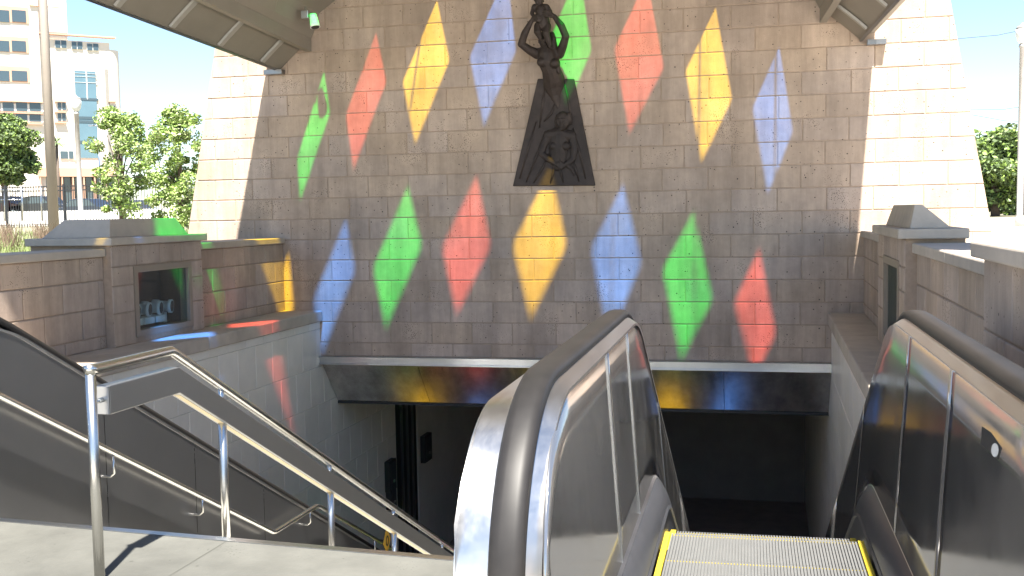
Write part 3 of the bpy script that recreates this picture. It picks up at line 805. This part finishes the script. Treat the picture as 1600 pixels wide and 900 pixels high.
# rail along the left escalator's cladding
wr = thing('wall_handrail', 'steel handrail on hooked brackets along the dark cladding left of the stairs', 'handrail', loc=(-4.33, 6, 0))
def wl(y, z): return (0, y - 6, z)
p0 = onX(0, 618, -4.33); p1 = onX(300, 765, -4.33); p2 = onX(428, 832, -4.33); p3 = onX(495, 790, -4.33)
z0_ = p0.z + (p0.y - 4.6) * .53
g = MB(); g.tube([wl(3.4, z0_), wl(4.57, z0_), wl(4.63, z0_ - .016), wl(p2.y - .03, p2.z + .015), wl(p2.y + .03, p2.z), wl(p3.y - .02, p3.z), wl(p3.y + .05, p3.z - .02), wl(12.5, p3.z - (12.45 - p3.y) * .53)], .021, 12); g.obj('rail', TUBE, wr)
for px, py in ((177, 712), (316, 776)):
    b = onX(px, py, -4.33)
    g = MB(); q = [Vector(wl(b.y, b.z + .0)), Vector(wl(b.y, b.z - .12)), Vector(wl(b.y, b.z - .145)) + Vector((-.03, 0, 0)), Vector(wl(b.y, b.z - .145)) + Vector((-.105, 0, 0))]
    g.tube(q, .009, 8); g.obj('bracket', TUBE, wr)
for yy in (9.5, 11.2):
    zc = p3.z if yy < p3.y else p3.z - (yy - p3.y) * .53
    g = MB(); q = [Vector(wl(yy, zc)), Vector(wl(yy, zc - .12)), Vector(wl(yy, zc - .145)) + Vector((-.03, 0, 0)), Vector(wl(yy, zc - .145)) + Vector((-.105, 0, 0))]
    g.tube(q, .009, 8); g.obj('bracket', TUBE, wr)
# small yellow caution sign
sc_ = onX(604, 845, -4.24)
cs = thing('caution_sign', 'small yellow diamond caution sign with black ring mark below the stair rail', 'sign', loc=(-4.24, sc_.y, sc_.z))
g = MB(); s = .115; g.prism([(0, 0, s*1.25), (0, s, 0), (0, 0, -s*1.25), (0, -s, 0)], (0, 0, 0), (.008, 0, 0)); g.obj('plate', mat('sign_amber', (.80, .47, .06), .5), cs)
g = MB(); g.tube([(-.16, 0, 0), (-.004, 0, 0)], .012, 8); g.obj('bracket', BLACK, cs)
g = MB(); rings = []
for i in range(17):
    a = 2*math.pi*i/16; rings.append([(.0085, .045*math.cos(a), .062*math.sin(a)), (.0115, .045*math.cos(a), .062*math.sin(a)), (.0115, .028*math.cos(a), .042*math.sin(a)), (.0085, .028*math.cos(a), .042*math.sin(a))])
g.sweep(rings, True); g.obj('ring_mark', BLACK, cs)
g = MB(); g.prism([(0, 0, s*1.25), (0, s, 0), (0, 0, -s*1.25), (0, -s, 0)], (0, 0, 0), (-.004, 0, 0)); cs_b = g.obj('backing_plate', BLACK, cs); cs_b.scale = (1, 1.12, 1.12)

# white tubular fittings in the left niche
for i in range(4):
    yy = 10.92 + .235 * i
    t = thing('tube_fitting', ['white tube fitting nearest the left edge of the glazed niche', 'second white tube fitting from the left in the niche', 'third white tube fitting from the left in the niche', 'rightmost white tube fitting in the glazed niche'][i], 'lamp', 'white tubes in the niche', loc=(-7.12, yy, .60))
    g = MB(); rings = []
    ax = Vector((.97, .24, -.04)).normalized(); 
    g.tube([-ax*.13, -ax*.06, -ax*.058, ax*.06, ax*.062, ax*.10], [.075, .075, .062, .062, .082, .082], 18); g.obj('tube_body', WHITEL, t)
    g = MB(); g.tube([ax*.0995, ax*.103], .066, 18); g.obj('dark_mouth', BLACK, t)
    if i < 3:
        g = MB(); g.box((-.10, -.09, -.17), (.10, .11, -.09)); o = g.obj('ballast_box', WHITEL, t); bev(o, .01)
    else:
        g = MB(); g.box((-.04, -.03, -.2), (.02, .03, -.07)); g.obj('foot', WHITEL, t)

# ------------------------------------------------------------------ bronze sculpture
def tubeblob(mb, pts, rs, n=10):
    pts = [Vector(p) for p in pts]
    mb.tube(pts, rs, n)
    for p, r in zip(pts, rs): mb.sphere(p, r * .995, n, 6)
def head_blob(mb, c, r, face, up=Vector((0, 0, 1)), hair=None):
    """c centre, r half the head height; face = forward vector"""
    f = Vector(face).normalized(); u = (up - f * up.dot(f)).normalized(); s = u.cross(f)
    def L(x, y, z): return c + s * x * r + f * y * r + u * z * r
    mb_v = []
    n0 = len(mb.v); mb.sphere((0, 0, 0), 1, 16, 12)
    for i in range(n0, len(mb.v)):
        x, y, z = mb.v[i]
        w_ = .74 - .16 * max(0, -z) ** 1.5; dpt = .86
        yy = y * dpt
        if y > 0: yy = y * .82 + (.06 if z < -.3 else 0)
        mb.v[i] = tuple(L(x * w_, yy, z))
    tubeblob(mb, [L(0, .80, .18), L(0, .93, -.12)], [r*.08, r*.13], 8)        # nose
    for q in (-1, 1):
        tubeblob(mb, [L(q*.12, .78, .26), L(q*.45, .66, .24)], [r*.09, r*.08], 8)   # brow
        tubeblob(mb, [L(q*.30, .70, -.12), L(q*.34, .66, -.25)], [r*.14, r*.12], 8)   # cheek
        tubeblob(mb, [L(q*.70, .0, .08), L(q*.70, -.03, -.16)], [r*.13, r*.09], 8)     # ear
        tubeblob(mb, [L(q*.26, .735, .10), L(q*.27, .735, .10)], [r*.085, r*.085], 8)   # eye
    tubeblob(mb, [L(-.17, .74, -.42), L(0, .80, -.41), L(.17, .74, -.42)], [r*.06, r*.085, r*.06], 8)
    tubeblob(mb, [L(0, .70, -.72), L(0, .66, -.78)], [r*.16, r*.14], 8)
    if hair:
        for a in range(hair):
            q = a / hair * 2 * math.pi; e = rnd.uniform(.1, .75)
            d = Vector((math.cos(q) * .74, -abs(math.sin(q)) * .75 + .12, e))
            tubeblob(mb, [L(*d), L(d.x * 1.12, d.y - .12, d.z - .5)], [r*.17, r*.14], 6)
def fused(name, mb, vox, material, parent, smooth=2):
    me = mb.mesh('tmp'); o = bpy.data.objects.new('tmp', me); C.objects.link(o)
    md = o.modifiers.new('r', 'REMESH'); md.mode = 'VOXEL'; md.voxel_size = vox
    if smooth: s_ = o.modifiers.new('s', 'SMOOTH'); s_.iterations = smooth; s_.factor = .5
    dg = bpy.context.evaluated_depsgraph_get(); dg.update()
    me2 = bpy.data.meshes.new_from_object(o.evaluated_get(dg)); me2.name = name; me2.materials.clear(); me2.materials.append(material)
    me2.polygons.foreach_set('use_smooth', [True] * len(me2.polygons))
    bpy.data.objects.remove(o); 
    o = bpy.data.objects.new(name, me2); C.objects.link(o); o.parent = parent; return o
stat = thing('bronze_sculpture', 'dark bronze relief of a woman raising a child above a tapering plaque on the wall', 'sculpture', loc=(-2.93, YW, 2.0))
SB = Vector((-2.93, YW, 2.0)); sinv = Matrix.Translation(-SB)
YF = YW - .035                               # front of the plaque
g = MB()
c4 = [onY(840, 123, YF), onY(897, 123, YF), onY(930, 290, YF), onY(801, 291, YF)]
q = [(c4[3].x, YW - .001, c4[3].z), (c4[2].x, YW - .001, c4[2].z), (c4[1].x, YW - .001, c4[1].z), (c4[0].x, YW - .001, c4[0].z)]
g.prism(q, (0, 0, 0), (0, -.035, 0)); o = g.obj('plaque', BRONZE, stat); o.matrix_parent_inverse = sinv; bev(o, .012)
# raised folds on the plaque
g = MB(); 
for (a, b, c) in (((812, 280), (826, 230), (838, 190)), ((822, 285), (838, 245), (852, 205)), ((834, 286), (848, 262), (858, 240)), ((915, 280), (905, 235), (895, 200)), ((905, 284), (899, 262), (893, 244)), ((843, 200), (848, 160), (853, 130)), ((893, 195), (889, 160), (882, 130)), ((880, 285), (876, 268), (874, 255)), ((860, 286), (864, 272), (866, 262)), ((850, 190), (861, 178), (868, 160))):
    g.tube([onY(*p, YF + .004) for p in (a, b, c)], [.012, .022, .012], 8)
o = g.obj('drapery_fold', BRONZE, stat); o.matrix_parent_inverse = sinv
PXM = YF / F
def P(x, y, d): return onY(x, y, YF - d)
# woman rising from the plaque
b = MB()
tubeblob(b, [P(872, 168, -.02), P(869, 152, -.05), P(867, 136, -.08), P(865, 122, .01), P(861, 109, .10), P(857, 95, .13), P(855, 84, .14), P(854, 76, .14)], [.03, .09, .15, .15, .125, .15, .135, .055], 14)
tubeblob(b, [P(839, 84, .12), P(855, 82, .13), P(873, 84, .12)], [.075, .095, .075], 10)
for x, yy in ((846, 97), (866, 99)): b.sphere(P(x, yy, .225), .066, 12, 8)
tubeblob(b, [P(855, 78, .13), P(853, 70, .15)], [.055, .05], 10)
head_blob(b, P(852, 64, .17), 0.122, (.15, -1, .35), hair=0)
for i in range(9):                           # braided hair falling on her left shoulder
    tubeblob(b, [P(862 + i*1.1 + 1.5*math.sin(i*2), 54 + i*6.2, .16 + .02*math.sin(i)), P(863.5 + (i+1)*1.1, 57 + (i+.9)*6.2, .17)], [.044 - .001*i, .036 - .001*i], 8)
tubeblob(b, [P(852, 57, .12), P(861, 60, .11), P(866, 74, .09)], [.085, .07, .05], 10)
tubeblob(b, [P(839, 84, .12), P(827, 78, .20), P(814.5, 69, .26)], [.074, .060, .050], 10)      # arms
tubeblob(b, [P(814.5, 69, .26), P(820, 52, .30), P(829, 35, .30)], [.052, .050, .034], 10)
tubeblob(b, [P(874, 84, .12), P(879.5, 72, .20), P(884, 57, .26)], [.074, .060, .050], 10)
tubeblob(b, [P(884, 57, .26), P(877, 40, .30), P(866.5, 26, .30)], [.052, .050, .034], 10)
for (w0, kn, tips) in (((829, 35), (834, 29), [(846, 25), (848, 28), (848, 31), (845, 34)]), ((866.5, 26), (861, 23), [(848, 17), (847, 20.5), (848, 24), (851, 27)])):
    tubeblob(b, [P(*w0, .30), P(*kn, .31)], [.026, .036], 10)
    for i, tp in enumerate(tips):
        k0 = (kn[0] + (i - 1.5) * .6, kn[1] + (i - 1.5) * 2.2)
        md_ = ((k0[0] + tp[0]) / 2, (k0[1] + tp[1]) / 2 - 1.0)
        tubeblob(b, [P(*k0, .33), P(*md_, .365), P(*tp, .345)], [.016, .014, .010], 8)
    tubeblob(b, [P(*kn, .31), P(kn[0] + (3 if kn[0] < 850 else -3), kn[1] - 6, .33)], [.018, .012], 8)
o = fused('woman_figure', b, .0065, BRONZE, stat); o.matrix_parent_inverse = sinv
# child held overhead
b = MB()
tubeblob(b, [P(850, 39, .26), P(848, 28, .27), P(846, 17, .27), P(845, 10, .27)], [.088, .084, .088, .05], 12)
tubeblob(b, [P(835, 11, .27), P(845, 11, .27), P(854, 11, .27)], [.042, .05, .042], 10)
head_blob(b, P(842, -1, .28), .085, (-.35, -1, -.1), hair=6)
tubeblob(b, [P(834, 12, .27), P(831, 21, .30), P(836, 29, .33)], [.034, .028, .022], 8)
tubeblob(b, [P(855, 11, .27), P(860, 18, .28), P(862, 25, .30)], [.034, .028, .022], 8)
for pts in ([(841, 40), (840, 50), (845, 61)], [(855, 41), (853, 52), (860, 73)]):
    tubeblob(b, [P(*pts[0], .28), P(*pts[1], .33), P(*pts[2], .28)], [.058, .046, .03], 10)
    tubeblob(b, [P(*pts[2], .28), P(pts[2][0] + 4, pts[2][1] + 2, .32)], [.03, .02], 8)
o = fused('child_figure', b, .0065, BRONZE, stat); o.matrix_parent_inverse = sinv
# second figure in relief
b = MB()
head_blob(b, P(879, 189, .06), .135, (-.30, -1, -.12), hair=20)
tubeblob(b, [P(876, 202, .01), P(874, 210, .01)], [.06, .065], 10)
tubeblob(b, [P(858, 211, -.01), P(874, 209, .0), P(893, 212, -.01)], [.075, .085, .075], 10)
tubeblob(b, [P(875, 212, -.06), P(874, 232, -.06), P(874, 256, -.08)], [.15, .155, .14], 14)
for x in (865, 884): b.sphere(P(x, 228, .045), .06, 12, 8)
tubeblob(b, [P(857, 212, -.01), P(849, 228, .0), P(846, 240, .02)], [.062, .055, .046], 8)
tubeblob(b, [P(846, 240, .02), P(857, 249, .04), P(868, 256, .05)], [.046, .042, .028], 8)
tubeblob(b, [P(894, 213, -.01), P(898, 232, .0), P(895, 248, .02)], [.062, .055, .044], 8)
tubeblob(b, [P(895, 248, .02), P(888, 254, .04), P(881, 258, .05)], [.044, .038, .028], 8)
for (kx, ky, dx_) in ((870, 257, 1), (880, 259, -1)):
    b.sphere(P(kx, ky, .055), .034, 10, 6)
    for i in range(4):
        tubeblob(b, [P(kx + dx_*2, ky - 2.4 + i*1.9, .08), P(kx + dx_*6, ky - 3 + i*2.2, .085), P(kx + dx_*9, ky - 2 + i*2.0, .065)], [.013, .012, .009], 6)
    tubeblob(b, [P(kx, ky - 2, .07), P(kx + dx_*4, ky - 7, .075)], [.014, .010], 6)
tubeblob(b, [P(886, 258, .03), P(893, 264, .03), P(897, 272, .01)], [.03, .026, .02], 8)
o = fused('relief_figure', b, .006, BRONZE, stat, 1)
for v in o.data.vertices:
    if v.co.y < YF: v.co.y = YF - (YF - v.co.y) * .6; o.matrix_parent_inverse = sinv

# ------------------------------------------------------------------ things beyond the walls
def leaf_cloud(mb, c, r, n, size, rr, flat=.0):
    for _ in range(n):
        while True:
            d = Vector((rr.uniform(-1, 1), rr.uniform(-1, 1), rr.uniform(-1, 1)))
            if d.length < 1: break
        p = Vector(c) + Vector((d.x * r[0], d.y * r[1], d.z * r[2]))
        a = Vector((rr.gauss(0, 1), rr.gauss(0, 1), rr.gauss(0, .6))).normalized(); b_ = a.cross(Vector((rr.gauss(0, 1), rr.gauss(0, 1), rr.gauss(0, 1)))).normalized()
        s = size * rr.uniform(.6, 1.3)
        mb.add([p - a*s, p + b_*s*.55 + a*s*.1, p + a*s, p - b_*s*.55 + a*s*.1], [(0, 1, 2, 3)])
def tree(name, label, base, h, trunk_r, clumps, mats, size, per, seed, cat='tree', crown_z=.35, group=None):
    rr = random.Random(seed); t = thing(name, label, cat, group, loc=base)
    g = MB(); g.tube([(0, 0, -.1), (.02*h*rr.uniform(-1, 1), 0, h*.3), (.03*h*rr.uniform(-1, 1), 0, h*.62), (0, 0, h*.9)], [trunk_r*1.2, trunk_r, trunk_r*.7, trunk_r*.2], 9)
    for (c, r) in clumps[:14]:
        zs_ = h * rr.uniform(.28, .5); m_ = Vector((c[0]*.5, c[1]*.5, (zs_ + c[2]) / 2 + .04*h))
        g.tube([(0, 0, zs_), m_, c], [trunk_r*.45, trunk_r*.28, trunk_r*.1], 6)
    g.obj('trunk', BARK, t)
    gs = [MB() for _ in mats]
    for (c, r) in clumps:
        for i in range(len(mats)): leaf_cloud(gs[i], c, (r, r, r*.8), per // (1 if i == 0 else 2), size, rr)
    for g_, m_ in zip(gs, mats): g_.obj('crown', m_, t)
    return t
def clump_set(rr, n, rx, ry, z0, z1, r0, r1, shape=1.):
    out = []
    for _ in range(n):
        f = rr.random(); z = z0 + (z1 - z0) * f; k = math.sin(math.pi * (f * .85 + .12)) ** shape
        a = rr.uniform(0, 2*math.pi); q = rr.random() ** .5
        out.append(((rx*k*q*math.cos(a), ry*k*q*math.sin(a), z), rr.uniform(r0, r1)))
    return out
def at(px, py_ground, Y): p = onY(px, 300, Y); return Vector((p.x, Y, gz(p.x, Y)))
rr = random.Random(3)
# two young sycamores
b = at(188, 0, 24); top = onY(188, 172, 24).z - b.z
tree('young_tree', 'pale green young sycamore left of the other, behind the left parapet', b, top, .05, clump_set(rr, 60, .92, .8, top*.2, top*1.02, .10, .34, .8), [LEAF, LEAFB], .047, 115, 11, group='young sycamores')
b = at(282, 0, 22); top = onY(282, 172, 22).z - b.z
tree('young_tree', 'pale green young sycamore touching the sunlit wall edge', b, top, .05, clump_set(rr, 66, .74, .8, top*.05, top*1.02, .10, .34, .65), [LEAF, LEAFB], .045, 115, 12, group='young sycamores')
b = at(8, 0, 62); top = onY(8, 176, 62).z - b.z; bot = onY(8, 280, 62).z - b.z
tree('round_tree', 'dense dark round tree at the left edge before the hospital', b, top, .18, clump_set(rr, 80, 2.5, 2.3, bot, top*.94, .5, .85, .75), [PINE, LEAF], .13, 190, 13)
b = at(1556, 0, 46); top = onY(1556, 205, 46).z - b.z
tree('bushy_tree', 'tall bushy green tree beyond the right end of the wall', b, top, .15, clump_set(rr, 60, 1.45, 1.4, top*.1, top*.95, .35, .7, .6), [PINE, LEAF], .11, 170, 14)
b = at(1600, 0, 50); top = onY(1600, 236, 50).z - b.z
tree('bushy_tree', 'smaller green tree at the right edge behind the lamp post', b, top, .12, clump_set(rr, 34, 1.2, 1.2, top*.1, top*.95, .3, .6, .6), [PINE, LEAF], .11, 150, 15)
# small palm
b = at(92, 0, 88); h = onY(92, 222, 88).z - b.z
pt_ = thing('palm_tree', 'small distant palm behind the tall pole', 'tree', loc=b)
g = MB(); g.tube([(0, 0, 0), (0, 0, h)], [.16, .12], 8); g.obj('trunk', BARK, pt_)
g = MB()
for i in range(26):
    a = i * 2.4; e = rnd.uniform(-.5, .9); d = Vector((math.cos(a)*math.cos(e), math.sin(a)*math.cos(e), math.sin(e)))
    s_ = Vector((-d.y, d.x, 0)).normalized() * .10; p = Vector((0, 0, h))
    L_ = 1.1; g.add([p - s_*.3, p + s_*.3, p + d*L_*.6 + s_, p + d*L_*.6 - s_, p + d*L_ + Vector((0, 0, -.35))], [(0, 1, 2, 3), (3, 2, 4)])
g.obj('frond', PINE, pt_)
# grass strip and weeds behind the left parapet
g = MB(); rr = random.Random(5)
for i in range(15000):
    Y = 9.5 + 20 * rr.random() ** 1.3; x = -8.35 - rr.random() * (1.0 + (Y - 9) * .8)
    z = gz(x, Y); hh = rr.uniform(.05, .16) * (1 + (rr.random() > .96) * 1.6); a = rr.uniform(0, 6.28); lx, ly = math.cos(a), math.sin(a); wd = .007
    g.add([(x - ly*wd, Y + lx*wd, z), (x + ly*wd, Y - lx*wd, z), (x + lx*hh*.5, Y + ly*hh*.5, z + hh)], [(0, 1, 2)])
tag(g.obj('grass', GRASS), kind='stuff')
g = MB()
for i in range(420):
    Y = rr.uniform(15, 24); x = onY(rr.choice((8, 14, 62, 70, 150, 215)) + rr.gauss(0, 7), 300, Y).x; z = gz(x, Y)
    hh = rr.uniform(.15, .5); a = rr.uniform(0, 6.28); g.tube([(x, Y, z), (x + .05*math.cos(a), Y, z + hh*.6), (x + .16*math.cos(a), Y + .1*math.sin(a), z + hh)], [.006, .005, .002], 4, False)
tag(g.obj('dry_weeds', mat('weed', (.13, .09, .06), .9, var=.3)), kind='stuff')
# tall pole, lamp posts
b = onY(84, 345, 17); zt = 7.2
pole = thing('tall_pole', 'tall brown steel pole rising behind the left parapet', 'pole', loc=(b.x, 17, 1.2))
ptop = onY(70, 0, 17)
g = MB(); g.tube([(0, 0, 0), (.0, 0, 4.0), (0, 0, 6.5)], [.094, .072, .058], 16); g.obj('shaft', POLE, pole)
g = MB(); g.lathe([(.15, 0), (.15, .03), (.10, .06)], n=16); g.obj('base_flange', POLE, pole)
def lamp_post(label, px, Y, py_top, group='lamp posts'):
    p = onY(px, py_top, Y); gz_ = gz(p.x, Y) if p.x < 0 else 1.158; h = p.z - gz_
    t = thing('lamp_post', label, 'lamp post', group, loc=(p.x, Y, gz_)); k = Y / 32
    g = MB(); g.lathe([(.13*k, 0), (.13*k, .25*k), (.085*k, .3*k), (.075*k, h - .62*k), (.10*k, h - .60*k), (.075*k, h - .52*k)], n=14); g.obj('post', POLEB, t)
    g = MB(); g.lathe([(.07*k, h - .52*k), (.14*k, h - .42*k), (.185*k, h - .24*k), (.175*k, h - .12*k)], n=16); g.obj('globe', LAMPG, t)
    g = MB(); g.lathe([(.18*k, h - .12*k), (.15*k, h - .06*k), (.06*k, h - .02*k), (.025*k, h + .04*k)], n=16); g.obj('lamp_cap', POLEB, t)
lamp_post('slim grey lamp post with urn globe between tall pole and saplings', 118, 32, 150)
lamp_post('grey lamp post with urn globe at the right edge', 1598, 25, 38)
p = onY(153, 198, 70)
sl2 = thing('street_lamp', 'thin distant street lamp with short arm before the hospital', 'street lamp', loc=(p.x, 70, 1.38))
g = MB(); g.tube([(0, 0, 0), (0, 0, p.z - 1.38)], [.10, .06], 8); g.obj('mast', GALV, sl2)
g = MB(); hh = p.z - 1.38; g.tube([(0, 0, hh), (-.15, 0, hh + .1), (-.5, 0, hh + .12)], .05, 6); g.box((-.75, -.1, hh + .06), (-.4, .1, hh + .17)); g.obj('arm', GALV, sl2)
# iron fence along the street
def fence_line(n): pass
FY = 42
fx0, fx1 = onY(-30, 350, FY).x, onY(330, 350, FY).x
fen = thing('iron_fence', 'black iron picket fence along the street behind the left parapet', 'fence', loc=(fx0, FY, 1.38))
zt = onY(100, 291, FY).z - 1.38; zb_ = onY(100, 357, FY).z - 1.38
W_ = fx1 - fx0
pm = MB(); pm.box((-.012, -.012, zb_ - .05), (.012, .012, zt + .05)); pme = pm.mesh('picket'); pme.materials.append(FENCE)
npk = int(W_ / .135)
for i in range(npk): link('picket', pme, FENCE, fen, loc=(i * .135, 0, 0))
for z_ in (zt, zt - .18, .1):
    g = MB(); g.box((0, -.025, z_ - .022), (W_, .025, z_ + .022)); g.obj('rail', FENCE, fen)
for i in range(4):
    g = MB(); x_ = W_ * (.12 + .26 * i); g.box((x_ - .04, -.04, zb_ - .1), (x_ + .04, .04, zt + .1)); g.obj('post', FENCE, fen)
# chain link gate behind it
cg = thing('chain_link_gate', 'pale tube framed chain link gate behind the iron fence', 'gate', loc=(onY(0, 330, 46).x, 46, 1.38))
def cgp(x0, y0, x1, y1, r, nm):
    o_ = Vector(cg.location); g = MB(); g.tube([onY(x0, y0, 46) - o_, onY(x1, y1, 46) - o_], r, 6); g.obj(nm, GALV, cg)
cgp(-20, 297, 33, 297, .04, 'top_bar'); cgp(-20, 312, 33, 312, .03, 'mid_bar'); cgp(33, 291, 35, 345, .06, 'gate_post'); cgp(7, 297, 8, 345, .04, 'upright'); cgp(64, 290, 66, 345, .05, 'gate_post'); cgp(12, 309, 30, 299, .02, 'brace')
# low white wall and the cars behind it
a_, b_ = onY(-60, 328, 54), onY(340, 328, 54)
g = MB(); g.box((a_.x, 54, 1.0), (b_.x, 54.25, onY(100, 329, 54).z)); tag(g.obj('street_wall', WHITEP), 'low white wall glaring in the sun behind the iron fence', 'wall')
CARP = {}
def car(label, px, py_roof, Y, col, L=4.4):
    p = onY(px, py_roof, Y)
    key = col
    if key not in CARP: CARP[key] = mat('car_paint', col, .3, .2, spec=.6, clear=.6)
    t = thing('parked_car', label, 'car', 'cars parked beyond the fence', loc=(p.x, Y, p.z - 1.45))
    g = MB(); prof = [(-L/2, .25), (-L/2, .68), (-L*.44, .82), (-L*.30, .90), (-L*.18, 1.38), (-L*.05, 1.45), (L*.14, 1.42), (L*.27, .95), (L*.44, .82), (L/2, .62), (L/2, .25)]
    rings = [[(x, yy, z) for x, z in prof] for yy in (-.85, .85)]; g.sweep(rings, True, True); o = g.obj('body', CARP[key], t); bev(o, .06)
    for s in (-1, 1):
        g = MB(); g.prism([(-L*.27, 0, .93), (-L*.17, 0, 1.33), (L*.13, 0, 1.36), (L*.24, 0, .95)], (0, s*.853, 0), (0, s*.86, 0)); g.obj('side_window', WING, t)
    for x in (-L*.31, L*.31):
        for s in (-1, 1):
            g = MB(); g.tube([(x, s*.68, .31), (x, s*.88, .31)], .31, 16); w_ = g.obj('wheel', RUBBER, t)
            g = MB(); g.tube([(x, s*.875, .31), (x, s*.89, .31)], .18, 12); g.obj('rim', GALV, w_)
car('dark blue grey sedan parked behind the lamp post', 138, 310, 62, (.03, .04, .06))
car('dark grey car parked behind the young sycamores', 205, 312, 62, (.05, .05, .055))
car('dark car parked behind the tall pole', 66, 306, 63, (.025, .027, .03))
car('dull dark red car at the left edge behind the chain link gate', 6, 306, 63, (.09, .03, .03))

# hospital block: facade frame turned 45 degrees
ALPHA = R(45); EH = Vector((math.cos(ALPHA), math.sin(ALPHA), 0)); NH_ = Vector((math.sin(ALPHA), -math.cos(ALPHA), 0))   # along, outward
HO = onY(60, 340, 112); HO.z = 1.4
def hq(px, py, out=0.):
    d = ray(px, py); O = Vector((0, 0, CAMZ)); P0 = HO + NH_ * out
    s = (P0 - O).dot(NH_) / d.dot(NH_); Q = O + d * s - P0
    return Q.dot(EH), Q.z
hos = thing('hospital_building', 'white hospital block with terracotta bands and blue glass stair tower', 'building', loc=HO, rz=ALPHA)
def hbox(nm, m_, px0, py0, px1, py1, o0, o1, parent=None, to_ground=False):
    a = hq(px0, py0, o1); b = hq(px1, py1, o1)
    z0 = 0 if to_ground else min(a[1], b[1]); z1 = max(a[1], b[1])
    g = MB(); g.box((a[0], -o1, z0), (b[0], -o0, z1)); o = g.obj(nm, m_, parent or hos); return o
hbox('main_wall', BLD, 60, 60, 181, 300, -14, 0, to_ground=True)
hbox('tall_wing', BLD, -220, -120, 102, 300, -15, .0 + .004, to_ground=True) if False else None
a = hq(102, -60)[0]; l = hq(-230, 100)[0]; m0 = hq(60, 60)[0]
g = MB(); g.box((l, -0.6, 0), (hq(66, 160, .6)[0], 16, hq(40, -110)[1])); g.obj('tall_wing', BLD, hos)
g = MB(); g.box((hq(60, 50)[0], .8, 0), (a, 16, hq(100, -40)[1])); g.obj('wing_return', BLD, hos)
rb, rt = hq(181, 300)[0], hq(181, 78)[1]
g = MB(); n = 10; W2 = hq(194, 200)[0] - rb
g.prism([(rb, .0, 0)] + [(rb + W2 * math.sin(i*math.pi/2/n), W2*1.2 * (1 - math.cos(i*math.pi/2/n)), 0) for i in range(n + 1)] + [(rb + W2, 14, 0), (rb, 14, 0)], (0, 0, 0), (0, 0, rt)); g.obj('rounded_corner', BLD, hos)
def hbox2(nm, m_, px0, py0, px1, py1, o1, dpt=.3, parent=None): return hbox(nm, m_, px0, py0, px1, py1, o1 - dpt, o1, parent)
hbox2('cornice', TERRA, 60, 52, 181, 58, .7, .9); hbox2('parapet_band', TERRA, 46, 8, 101, 12, .9, .5)
WO = .6
for (x0, y0, x1, y1) in ((-30, 6, 45, 37), (-30, 54, 45, 83), (-30, 101, 47, 129)):
    f = hbox2('window', TERRA, x0, y0, x1, y1, WO + .12, .2)
    for (q0, q1) in ((x0, -6), (-4, 15), (17, x1 - 4)): hbox2('pane', WING, q0 + 1, y0 + 9, q1, y1 - 2, WO + .17, .1, f)
for (y0, y1) in ((160, 174), (178, 190)):
    f = hbox2('strip_window', FRAMEW, -60, y0 - 1, 68, y1 + 1, WO + .12, .2)
    for q in range(-60, 66, 21): hbox2('pane', WING, q + 1, y0, min(67, q + 19), y1, WO + .17, .1, f)
for yy in (157.5, 176, 193): hbox2('sill_band', TERRA, -60, yy - 1.5, 68, yy + 1.5, WO + .5, .6)
for (x0, y0, x1, y1) in ((86, 63, 104, 75), (112, 65, 129, 77), (136, 68, 154, 79), (90, 160, 103, 172), (90, 177, 103, 189), (170, 165, 180, 177), (170, 181, 180, 192), (94, 236, 120, 248)):
    f = hbox2('window', FRAMEW, x0 - .6, y0 - .6, x1 + .6, y1 + .6, .14, .2); hbox2('pane', WING, x0, y0, (x0 + x1)/2 - .4, y1, .2, .1, f); hbox2('pane', WING, (x0 + x1)/2 + .4, y0, x1, y1, .2, .1, f)
for (x0, x1) in ((86, 104), (170, 182)):
    for yy in (158.5, 175, 191.5): hbox2('sill_band', TERRA, x0, yy - 1.2, x1, yy + 1.2, .5, .5)
tw = hbox2('stair_tower_glass', WINB, 116, 110, 155, 247, .15, .5)
for yy in (115, 120, 129, 155, 184, 190, 222): hbox2('transom', FRAMEW if yy < 150 else WING, 116, yy - (1.1 if yy < 150 else 2.5), 155, yy + (1.1 if yy < 150 else 2.5), .20, .10, tw)
hbox2('mullion', FRAMEW, 134, 110, 137.5, 155, .24, .12, tw)
hbox2('tower_frame', BLD, 112.5, 107, 115.6, 250, .22, .5); hbox2('tower_frame', BLD, 155.4, 107, 158.5, 250, .22, .5)
hbox2('movement_joint', GROUT, 169, 108, 169.6, 250, .03, .05)
base_ = hbox2('ground_floor_band', TERRA, 60, 262, 182, 276, 1.2, 1.2)
for i in range(7):
    x0 = 62 + i * 17; hbox2('arcade_column', TERRA, x0, 275, x0 + 4, 318, 1.15, .8); f = hbox2('shop_window', WING, x0 + 4, 277, x0 + 17, 318, .35, .3)
# hill on the right and the overhead cables
g = MB(); pts = []
for i in range(25):
    x = 90 + i * 12; pts.append((x, 420, 20 * math.exp(-((i - 9) / 7.0) ** 2) + 3 * noise.noise((i * .5, 0, 0)) + 4))
g.sweep([[(x, 380, 0), (x, 420, max(1, z)), (x + 5, 520, 0)] for x, y, z in pts], False, False, True); tag(g.obj('hill', HILLM), kind='structure')
cb = 0
for (a, b, lab) in (((1480, 62), (1640, 38), 'topmost thin overhead cable crossing the sky right of the wall'), ((1500, 172), (1640, 160), 'middle thin overhead cable crossing the sky right of the wall'), ((1500, 176), (1640, 192), 'lowest thin overhead cable above the right tree')):
    p, q = onY(*a, 58), onY(*b, 58); mid = (p + q) / 2 - Vector((0, 0, .15)); d = q - p
    g = MB(); g.tube([p - d*1.5, p, mid, q, q + d*2], .014, 5); tag(g.obj('overhead_cable', FENCE), lab, 'cable', 'overhead cables')
